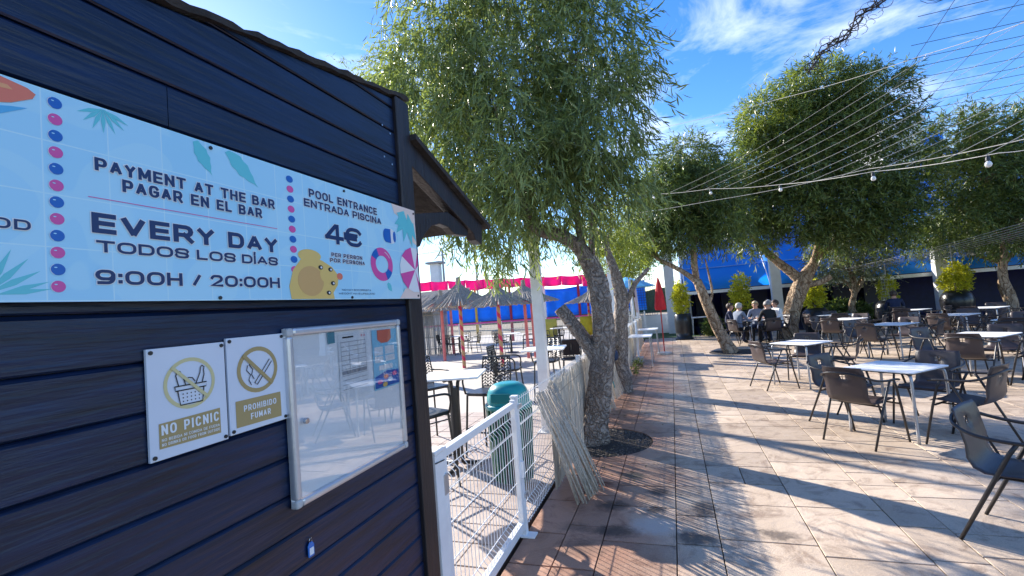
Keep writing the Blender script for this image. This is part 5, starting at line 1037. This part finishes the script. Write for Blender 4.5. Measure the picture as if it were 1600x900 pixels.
PT = (2.47, 16.95); place('t', (PT[0], PT[1], 0), R(20), 'cafe table with the group of seated people', 'cafe tables on the terrace')
PPL = [((1.92, 16.55), 35, 'seated person in grey and black top with white hair seen from the side', gry, blk, WH, 'short'), ((2.78, 16.35), 105, 'seated person in black jacket with back to the camera at the group table', blk, blk, GH, 'thin'),
       ((1.70, 17.15), -12, 'seated person in navy jacket at the left of the group table', navy, navy, BH, 'short'), ((2.62, 17.60), 250, 'seated person with long fair hair facing the camera at the group table', gry, den, LH, 'long'),
       ((3.22, 17.35), 205, 'seated person in white shirt leaning in beside the forked trunk', whi, den, BH, 'short'), ((3.12, 18.1), 235, 'seated person with light hair half hidden behind the forked trunk', cl('beige', (.45, .40, .36)), den, WH, 'short')]
for (x, y), f, lab, sh, pa, ha, st in PPL:
    human((x, y, 0), f, lab, sh, pa, ha, hairstyle=st, lean=.06)
    place('c', (x, y, 0), R(f-90), 'dark armchair under the ' + ' '.join(lab.split()[:7]), 'armchairs round the cafe tables')
human((6.75, 18.35, 0), 78, 'seated person in dark blue top with back turned before the caged planter', navy, navy, BH, hairstyle='short'); place('c', (6.75, 18.35, 0), R(-12), 'dark armchair under the person in dark blue top', 'armchairs round the cafe tables')
for i, (x, y) in enumerate(((2.38, 16.85), (2.55, 17.1), (2.62, 16.8))):
    t_ = thing('drinking_glass', (x, y, .73), ('drink glass at the left on the group table', 'drink glass at the back on the group table', 'drink glass at the right on the group table')[i], 'glass', 'glasses on the group table')
    MB().lathe([(.028, 0), (.034, .12), (.031, .12), (.025, .01)], 12).build('tumbler', mat('pale_glass', (.6, .62, .62), .1), t_); MB().lathe([(.023, .012), (.028, .08), (.001, .081)], 12).build('drink', mat('amber_drink', (.35, .15, .03), .2), t_)

# ------------------------------------------------------------------ walkway end: folding tables, towels on a rail, red parasol
def trestle(loc, rz, lab, w=.75):
    t_ = thing('folding_table', loc, lab, 'table', 'white folding tables by the fence', rz)
    MB().box((0, 0, .745), (.62, w, .03)).build('table_top', white_paint, t_, bevel=.006)
    for sx in (1, -1):
        for sy in (1, -1): MB().tube([(sx*.26, sy*(w/2-.08), .73), (sx*.29, sy*(w/2-.04), 0)], .013, 6).build('leg', leg_m, t_)
trestle((-.88, 12.7, 0), 0, 'white folding table pushed against the reed screen', .9); trestle((-.8, 15.2, 0), 0, 'farther white folding table by the hanging towels')
trestle((1.05, 21.2, 0), R(90), 'grey folding table behind the tall planter')
rail = thing('towel_rail', (-1.1, 14.6, 0), 'metal rail hung with towels above the reed screen', 'rail')
MB().tube([(0, -1.0, 0), (0, -1.0, 2.25), (0, 1.5, 2.25), (0, 1.5, 0)], .018, 6).build('rail_frame', leg_m, rail)
for i, (y, c, z0, w, nm) in enumerate(((13.75, (.55, .56, .56), 1.15, .30, 'white towel'), (14.12, (.20, .17, .06), 1.2, .26, 'olive towel'), (14.42, (.05, .03, .04), 1.75, .22, 'dark plum cloth'), (14.85, (.62, .52, .54), 1.3, .46, 'pale pink printed towel'), (15.45, (.60, .66, .74), 1.1, .52, 'pale blue striped towel'))):
    t_ = MB().grid(lambda u, v: (.02+.05*math.sin(u*11+i)*v, (u-.5)*w*(1-.15*v), -(2.27-z0)*v), 14, 8).build('towel', mat('cloth_t%d' % i, c, .9, var=.18, vscale=9), None, smooth=True, solid=.012); t_.location = (-1.09, y, 2.275); tag(t_, nm + ' hanging on the rail at the end of the reed screen', 'towel', 'towels on the rail')
pr = thing('folded_parasol', (-.35, 14.9, 0), 'folded red parasol on a pole beside the towels', 'parasol')
MB().tube([(0, 0, 0), (0, 0, 2.3)], .018, 8).build('pole', mat('red_pole', (.45, .03, .03), .5), pr); MB().lathe([(.02, 2.28), (.07, 2.1), (.13, 1.75), (.17, 1.4), (.15, 1.32), (.03, 1.34)], 10).build('canopy', mat('red_canvas', (.55, .01, .02), .7, var=.2, vscale=8), pr); MB().lathe([(.22, 0), (.22, .05), (.03, .08)], 14).build('foot', leg_m, pr)
bp_ = thing('open_parasol', (-1.5, 17.5, 0), 'open pale blue parasol behind the towels', 'parasol')
MB().tube([(0, 0, 0), (0, 0, 2.5)], .018, 8).build('pole', leg_m, bp_); MB().lathe([(1.0, 2.12), (.98, 2.14), (.5, 2.36), (.02, 2.52)], 8).build('canopy', mat('sky_canvas', (.10, .42, .75), .7), bp_)
wb = thing('white_board', (-1.05, 13.3, 0), 'blank white board leaning on the reed screen below the towels', 'board'); MB().box((.06, 0, .62), (.03, .5, .95)).build('panel', white_paint, wb, bevel=.004); MB().box((.06, 0, .07), (.25, .4, .12)).build('foot', leg_m, wb)

# ------------------------------------------------------------------ pool side: thatched parasols, tarpaulins, bunting, reed hut
thatch_m = mat('grey_thatch', (.17, .14, .11), .95, col2=(.52, .46, .39), vscale=5, stretch=(8, 8, 2), bump=.9, bscale=40)
pole_st = stripe_mat('spiral_painted_pole', (.55, .30, .14), (.62, .03, .10), 3.2, 1.0); pole_pk = mat('pink_painted_pole', (.62, .16, .16), .6, var=.2)
def thatch(loc, lab, z0, z1, rad, pole_mat, tilt=0.0, seed=0, legs=((0, 0),)):
    t_ = thing('thatched_parasol', loc, lab, 'parasol', 'thatched parasols by the pool'); q = random.Random(seed)
    mb = MB()
    for lay, (rf, zf) in enumerate(((1.0, 0.0), (.80, .20), (.58, .40), (.36, .60))):
        n = 110-lay*20
        for i in range(n):
            a = 2*math.pi*i/n+q.uniform(-.02, .02); r1 = rad*rf*q.uniform(.93, 1.05); r2 = rad*max(.04, rf-.42); za = z0+(z1-z0)*zf**1.05-q.uniform(0, .05); zb_ = z0+(z1-z0)*min(1, (zf+.42)**1.15)
            w = .035; t2 = Vector((-math.sin(a), math.cos(a), 0))*w; A = Vector((r1*math.cos(a), r1*math.sin(a), za)); B = Vector((r2*math.cos(a), r2*math.sin(a), zb_)); up_ = Vector((0, 0, .018))
            mb.add([A-t2, A+t2, B+t2*.6, B-t2*.6, A+up_, B+up_], [(0, 1, 2, 3), (0, 4, 5, 3), (4, 1, 2, 5), (0, 1, 4)])
    tag(mb.build('thatch', thatch_m, t_), kind='stuff')
    MB().lathe([(.10, z1-.10), (.085, z1+.05), (.07, z1+.18), (.05, z1+.20)], 10).build('cap', thatch_m, t_)
    fr = MB()
    for i in range(8): a = i*math.pi/4; fr.tube([(0, 0, z1-.2), (rad*.92*math.cos(a), rad*.92*math.sin(a), z0+.02)], .018, 5)
    fr.tube([(rad*.6*math.cos(a*.35), rad*.6*math.sin(a*.35), z0+.16) for a in range(19)], .015, 5).build('frame', pole_pk, t_)
    for (dx, dy) in legs: MB().tube([(dx, dy, 0), (dx*.98, dy*.98, z1-.15 if not dx else z0+.05)], .055, 10).build('pole', pole_mat, t_)
thatch((-6.25, 13.45, 0), 'left thatched parasol with spiral striped pole', 1.92, 2.62, 1.12, pole_st, seed=1)
thatch((-4.62, 12.45, 0), 'right thatched parasol with spiral striped pole', 1.84, 2.36, .95, pole_st, seed=2)
thatch((-4.75, 15.4, 0), 'farther thatched parasol with twin pink poles behind the right parasol', 1.9, 2.45, 1.15, pole_pk, seed=3, legs=((0, 0), (.22, .1)))
thatch((-8.0, 15.6, 0), 'low thatched parasol with pink pole beside the reed hut', 1.85, 2.4, 1.1, pole_pk, seed=4, legs=((0, 0), (-.9, 2.6)))
thatch((-3.6, 22, 0), 'small pale thatched roof behind the near trunk', 1.75, 2.25, 1.15, pole_st, seed=6, legs=((-.1, 0),))
hut = thing('reed_hut', (-11.6, 18.4, 0), 'hut with grey reed wall and thatched roof beside the kiosk corner', 'hut')
rw = MB()
for i in range(110): x = -2.5+.045*i; rw.tube([(x+random.uniform(-.01, .01), random.uniform(-.012, .012), 0), (x, 0, 2.0)], .019, 4)
tag(rw.build('reed_wall', mat('grey_reed', (.16, .16, .17), .9, col2=(.38, .37, .37), vscale=4, stretch=(14, 14, 1)), hut), kind='stuff')
for z in (.25, .75, 1.25, 1.7): MB().box((-.05, -.035, z), (4.9, .025, .03)).build('batten', thatch_m, hut)
tr_ = MB()
for i in range(170):
    u = i/169; x = -3+6*u; tr_.add([(x, -.75+random.uniform(-.06, .06), 1.9+random.uniform(-.07, .04)), (x+.05, -.75+random.uniform(-.06, .06), 1.9+random.uniform(-.07, .04)), (x+.045, 1.2, 2.75), (x, 1.2, 2.76)], [(0, 1, 2, 3)])
    tr_.add([(x+.02, -.3, 2.14+random.uniform(-.03, .05)), (x+.07, -.3, 2.16), (x+.06, 1.2, 2.80), (x+.01, 1.2, 2.81)], [(0, 1, 2, 3)])
tag(tr_.build('thatch_roof', thatch_m, hut), kind='stuff')
tarp_m = translucent(mat('pool_blue_tarp', (.004, .20, .66), .45, col2=(.01, .28, .78), vscale=2, bump=.4, bscale=4), .5)
pinkc = translucent(mat('hot_pink_cloth', (.84, .02, .26), .7, col2=(.90, .05, .42), vscale=1.5), .5)
tp = thing('tarpaulin_fence', (-8, 24, 0), 'blue tarpaulin windbreak on posts along the far side of the pool', 'fence')
for a, b in ((-12.2, -10.2), (-10.15, -8.2), (-8.15, -6.3), (-6.25, -4.5), (-4.45, -2.6), (-2.55, -1.2)): MB().grid(lambda u, v: (a+8+(b-a)*u, .06*math.sin(u*14+a)*math.sin(v*3), 1.15+1.45*v-.06*math.sin(u*3.14)*v), 14, 6).build('tarpaulin', tarp_m, tp, smooth=True, solid=.006)
for i, (x, m_) in enumerate(((-12.25, leg_m), (-10.17, mat('yellow_post', (.55, .38, .05), .6)), (-8.17, mat('maroon_post', (.30, .02, .05), .6)), (-6.28, white_paint), (-4.47, MATS['maroon_post']), (-2.57, leg_m))): MB().box((x+8, -.06, 1.5), (.12, .08, 3.0)).build('post', m_, tp, bevel=.005)
MB().box((2.6-3.0, -.1, 1.06), (11, .04, .10)).build('pink_rail', mat('pink_rail', (.62, .07, .30), .6), tp)
bt_ = thing('pink_bunting', (-8, 23.4, 0), 'long hot pink fabric swag above the blue tarpaulins', 'bunting')
for i in range(11):
    a = -13.6+1.05*i
    MB().grid(lambda u, v: (a+8+1.06*u, .10*math.sin(u*9+i)*v, 3.62-.055*(i+u)-.05*math.sin(u*3.1416)-(.50+.06*math.sin(i*2.3))*v), 10, 4).build('swag', pinkc, bt_, smooth=True, solid=.01)
mf = thing('pool_mesh_fence', (-8, 21.6, 0), 'mesh fence in front of the blue tarpaulins', 'fence')
w_ = MB()
for i in range(150): w_.tube([(-4.4+.075*i, 0, .05), (-4.4+.075*i, 0, 1.1)], .007, 4)
for z in (.1, .4, .75, 1.08): w_.tube([(-4.4, .008, z), (6.8, .008, z)], .009, 4)
tag(w_.build('wire_panel', mat('pale_green_wire', (.45, .48, .42), .5), mf), kind='stuff')
for i in range(6): MB().box((-4.4+2.24*i, 0, .58), (.06, .06, 1.16)).build('post', white_paint, mf)
for i, (x, c) in enumerate(((-3.6, (.55, .45, .03)), (-5.6, (.50, .42, .08)), (-2.9, (.02, .30, .32)))):
    t_ = MB().grid(lambda u, v: ((u-.5)*.9, .02*math.sin(u*12), -.85*v), 8, 4).build('hanging_towel', mat('cloth_f%d' % i, c, .9, var=.15), None, smooth=True, solid=.012); t_.location = (x, 21.55, 1.1); tag(t_, ('yellow towel on the far mesh fence near the white pole', 'mustard towel on the far mesh fence behind the parasols', 'teal towel on the far mesh fence near the near trunk')[i], 'towel', 'towels on the far fence')
pl = thing('play_slide', (-2.95, 21.0, 0), 'red and orange play slide under the small thatched roof', 'slide')
MB().grid(lambda u, v: (-.45+.9*u, .12*math.cos(u*3.14), .75+.85*v), 8, 6).build('hood', mat('red_play_plastic', (.6, .02, .01), .35), pl, smooth=True, solid=.05); MB().grid(lambda u, v: (-.3+.6*u, -1.1*v, 1.0-.9*v**.8), 4, 10).build('chute', mat('orange_play_plastic', (.7, .20, .02), .35), pl, smooth=True, solid=.05)
for s in (1, -1): MB().tube([(s*.4, 0, 0), (s*.4, 0, 1.6)], .04, 8).build('support', MATS['red_play_plastic'], pl)
# far off: utility poles, chimney, palm, wires
for i, (x, y, h, r_) in enumerate(((-23.0, 46, 8.5, .14), (-19.2, 46, 11, .10))):
    t_ = thing('utility_pole', (x, y, 0), ('thick grey utility pole beyond the pink bunting', 'thin tall utility pole right of the thick one')[i], 'pole', 'utility poles'); MB().tube([(0, 0, 0), (0, 0, h)], [r_*1.2, r_*.8], 8).build('shaft', mat('grey_pole', (.30, .30, .31), .8), t_); MB().box((0, 0, h-.4), (1.2, .1, .1)).build('crossarm', MATS['grey_pole'], t_)
ch = thing('water_tower', (-23.9, 46, 0), 'square pale tower with flat cap beyond the bunting', 'tower'); MB().box((0, 0, 3.6), (.95, .95, 7.2)).build('shaft', MATS['white_render'], ch); MB().box((0, 0, 7.3), (1.7, 1.5, .22)).build('cap', MATS['grey_pole'], ch)
tag(MB().tube([(-60+2*i, 47+.1*i, 8.1+.0022*(i-20)**2+.045*i) for i in range(41)], .025, 4).build('power_line', black_metal), 'thin power line crossing the pale sky above the bunting', 'cable')
o = MB().grid(lambda u, v: (-70+90*u, 60+2*math.sin(u*20), -.2+(2.6+.9*math.sin(u*31)*math.sin(u*13))*v), 80, 3).build('far_hedge', mat('far_green', (.05, .08, .04), .95, var=.4, vscale=1.5, bump=1, bscale=4)); tag(o, kind='structure')

# ------------------------------------------------------------------ overhead cord net, festoon lights, dead vine
cord_m = mat('pale_cord', (.42, .41, .39), .8); wire_m = mat('dark_wire', (.03, .035, .04), .6)
nett = thing('overhead_net', (4, 4, 4.0), 'wide net of cords stretched overhead across the terrace', 'net')
q = random.Random(9)
def sagline(a, b, sag, n=14): a, b = Vector(a), Vector(b); return [a.lerp(b, i/n)-Vector((0, 0, sag*math.sin(math.pi*i/n))) for i in range(n+1)]
nb = MB()
for i in range(13):
    y = 4.3+.34*i+q.uniform(-.05, .05); nb.tube([p-Vector((4, 4, 4.0)) for p in sagline((2.1+.10*i, y, 4.12), (10.5, y-.5, 4.35), .10)], .003, 4)
for i in range(11):
    x = 2.75+.55*i; nb.tube([p-Vector((4, 4, 4.0)) for p in sagline((x-.3, 4.0, 4.2), (x+.4, 9.2, 4.14), .08)], .003, 4)
tag(nb.build('dark_cords', wire_m, nett), kind='stuff')
nb = MB()
LOW = [(-1.3, 12.2, 4.05), (-.19, 11.5, 4.11), (.9, 10.0, 3.74), (1.81, 8.6, 3.36), (2.5, 7.0, 3.05), (2.94, 5.5, 2.77), (3.05, 5.0, 2.70)]
UPC = [(-1.3, 12.4, 5.75), (-.3, 12.0, 5.80), (2.05, 9.5, 5.06), (3.38, 7.5, 4.57), (4.16, 6.0, 4.26), (4.8, 5.0, 4.1)]
def along(L_, t_):
    t_ = max(0, min(.9999, t_))*(len(L_)-1); k = int(t_); return Vector(L_[k]).lerp(Vector(L_[k+1]), t_-k)
for i in range(13):
    t_ = .22+.05*i; nb.tube([p-Vector((4, 4, 4.0)) for p in sagline(along(LOW, t_), along(UPC, min(.999, t_+.34+.006*i)), .12)], .0026, 4)
for i in range(16):
    nb.tube([p-Vector((4, 4, 4.0)) for p in sagline((5.6+.33*i, 19.2, 2.15+.01*i), (9.5+.28*i, 13.8, 3.2), .10)], .0045, 4)
tag(nb.build('pale_cords', cord_m, nett), kind='stuff')
bulb_m = mat('frosted_bulb', (.80, .78, .74), .25)
def festoon(pts, bulbs, lab, sag=.12):
    t_ = thing('festoon_lights', pts[0], lab, 'string lights', 'festoon strings'); og_ = Vector(pts[0]); line = []
    for a, b in zip(pts[:-1], pts[1:]): line += sagline(a, b, sag)
    MB().tube([p-og_ for p in line], .0042, 5).build('cable', cord_m, t_)
    for k in bulbs:
        p = line[min(len(line)-1, int(k*(len(line)-1)))]-og_
        bl = MB().lathe([(.006, 0), (.017, -.02), (.020, -.05), (.012, -.055)], 10).build('lamp_holder', black_metal, t_); bl.location = p
        gl = MB().lathe([(.010, -.054), (.022, -.068), (.028, -.088), (.022, -.108), (.004, -.116)], 12).build('bulb', bulb_m, bl, smooth=True)
festoon(LOW, (.16, .33, .50, .665, .83), 'festoon string with bulbs crossing before the forked tree', .02)
festoon([(-1.36, 12.4, 3.9), (.86, 10.0, 3.5), (2.80, 8.0, 3.29), (3.75, 6.3, 3.05), (4.4, 5.0, 2.95)], (.06, .93), 'lower festoon string running to the right edge', .03)
festoon(UPC, (), 'bare upper cable crossing before the forked tree crown', .03)
festoon([(5.6, 19.3, 2.05), (9.0, 17.0, 2.9), (12.5, 14.6, 3.4)], (.15, .3, .45, .6, .8), 'far festoon string in front of the dark tree', .15)
vine = thing('dead_vine', (2.0, 7, 4.5), 'tangled dead vine hanging on the cords above the terrace', 'vine'); og_ = Vector((2.0, 7, 4.5))
vm = MB(); main = bez([(1.95, 7.1, 4.50), (2.15, 7.05, 4.72), (2.38, 7.0, 4.84), (2.62, 6.95, 5.06), (2.9, 6.9, 5.25), (3.3, 6.8, 5.5)], 8)
for s in range(5): vm.tube([p-og_+Vector((.05*math.sin(i*(.5+.13*s)+s*1.3)+.02*math.sin(i*1.7*s), .045*math.cos(i*.8+s), .045*math.sin(i*(.4+.17*s)+s*2.1))) for i, p in enumerate(main)], .010-.001*s, 5)
for s in range(70):
    p = main[q.randint(2, len(main)-1)]-og_; a = q.random()*6.28; rad = q.uniform(.03, .11); c = p+Vector((q.uniform(-.08, .10), q.uniform(-.1, .1), q.uniform(-.10, .06)))
    vm.tube([c+Vector((rad*math.cos(a+k*.6), rad*.6*math.sin(a+k*.5), rad*math.sin(a+k*.6))) for k in range(q.randint(5, 10))], .0028, 4)
for s in range(26):
    p = Vector((3.0+q.random()*.75, 6.85, 5.02+q.uniform(-.05, .25)))-og_; a = q.random()*6.28; rad = q.uniform(.03, .10)
    vm.tube([p+Vector((rad*math.cos(a+k*.6)+.03*k, .02*k, rad*math.sin(a+k*.6))) for k in range(8)], .0032, 4)
tag(vm.build('stems', mat('dead_stem', (.045, .04, .038), .9), vine), kind='stuff')

# dry leaves blown along the foot of the fence
g = np.random.default_rng(17); n = 260; V = []; F = []
for k in range(n):
    x = -1.1+abs(g.normal(0, .45)); y = g.uniform(4.6, 12.5); a = g.random()*6.28; l = g.uniform(.03, .07); w = l*.13
    d = np.array([math.cos(a), math.sin(a)]); pn = np.array([-d[1], d[0]]); b = len(V)
    for (t_, s_, z) in ((0, 0, .003), (.5, 1, .008), (1, 0, .004), (.5, -1, .005)): V.append((x+d[0]*l*t_+pn[0]*w*s_, y+d[1]*l*t_+pn[1]*w*s_, z))
    F.append((b, b+1, b+2, b+3))
o = obj('leaf_litter', npmesh('leaf_litter', np.array(V), np.array(F), mat('dry_leaf', (.12, .08, .04), .8, col2=(.28, .22, .10), vscale=8)))
tag(o, 'dry narrow leaves scattered on the paving along the reed screen', 'leaves', kind='stuff')
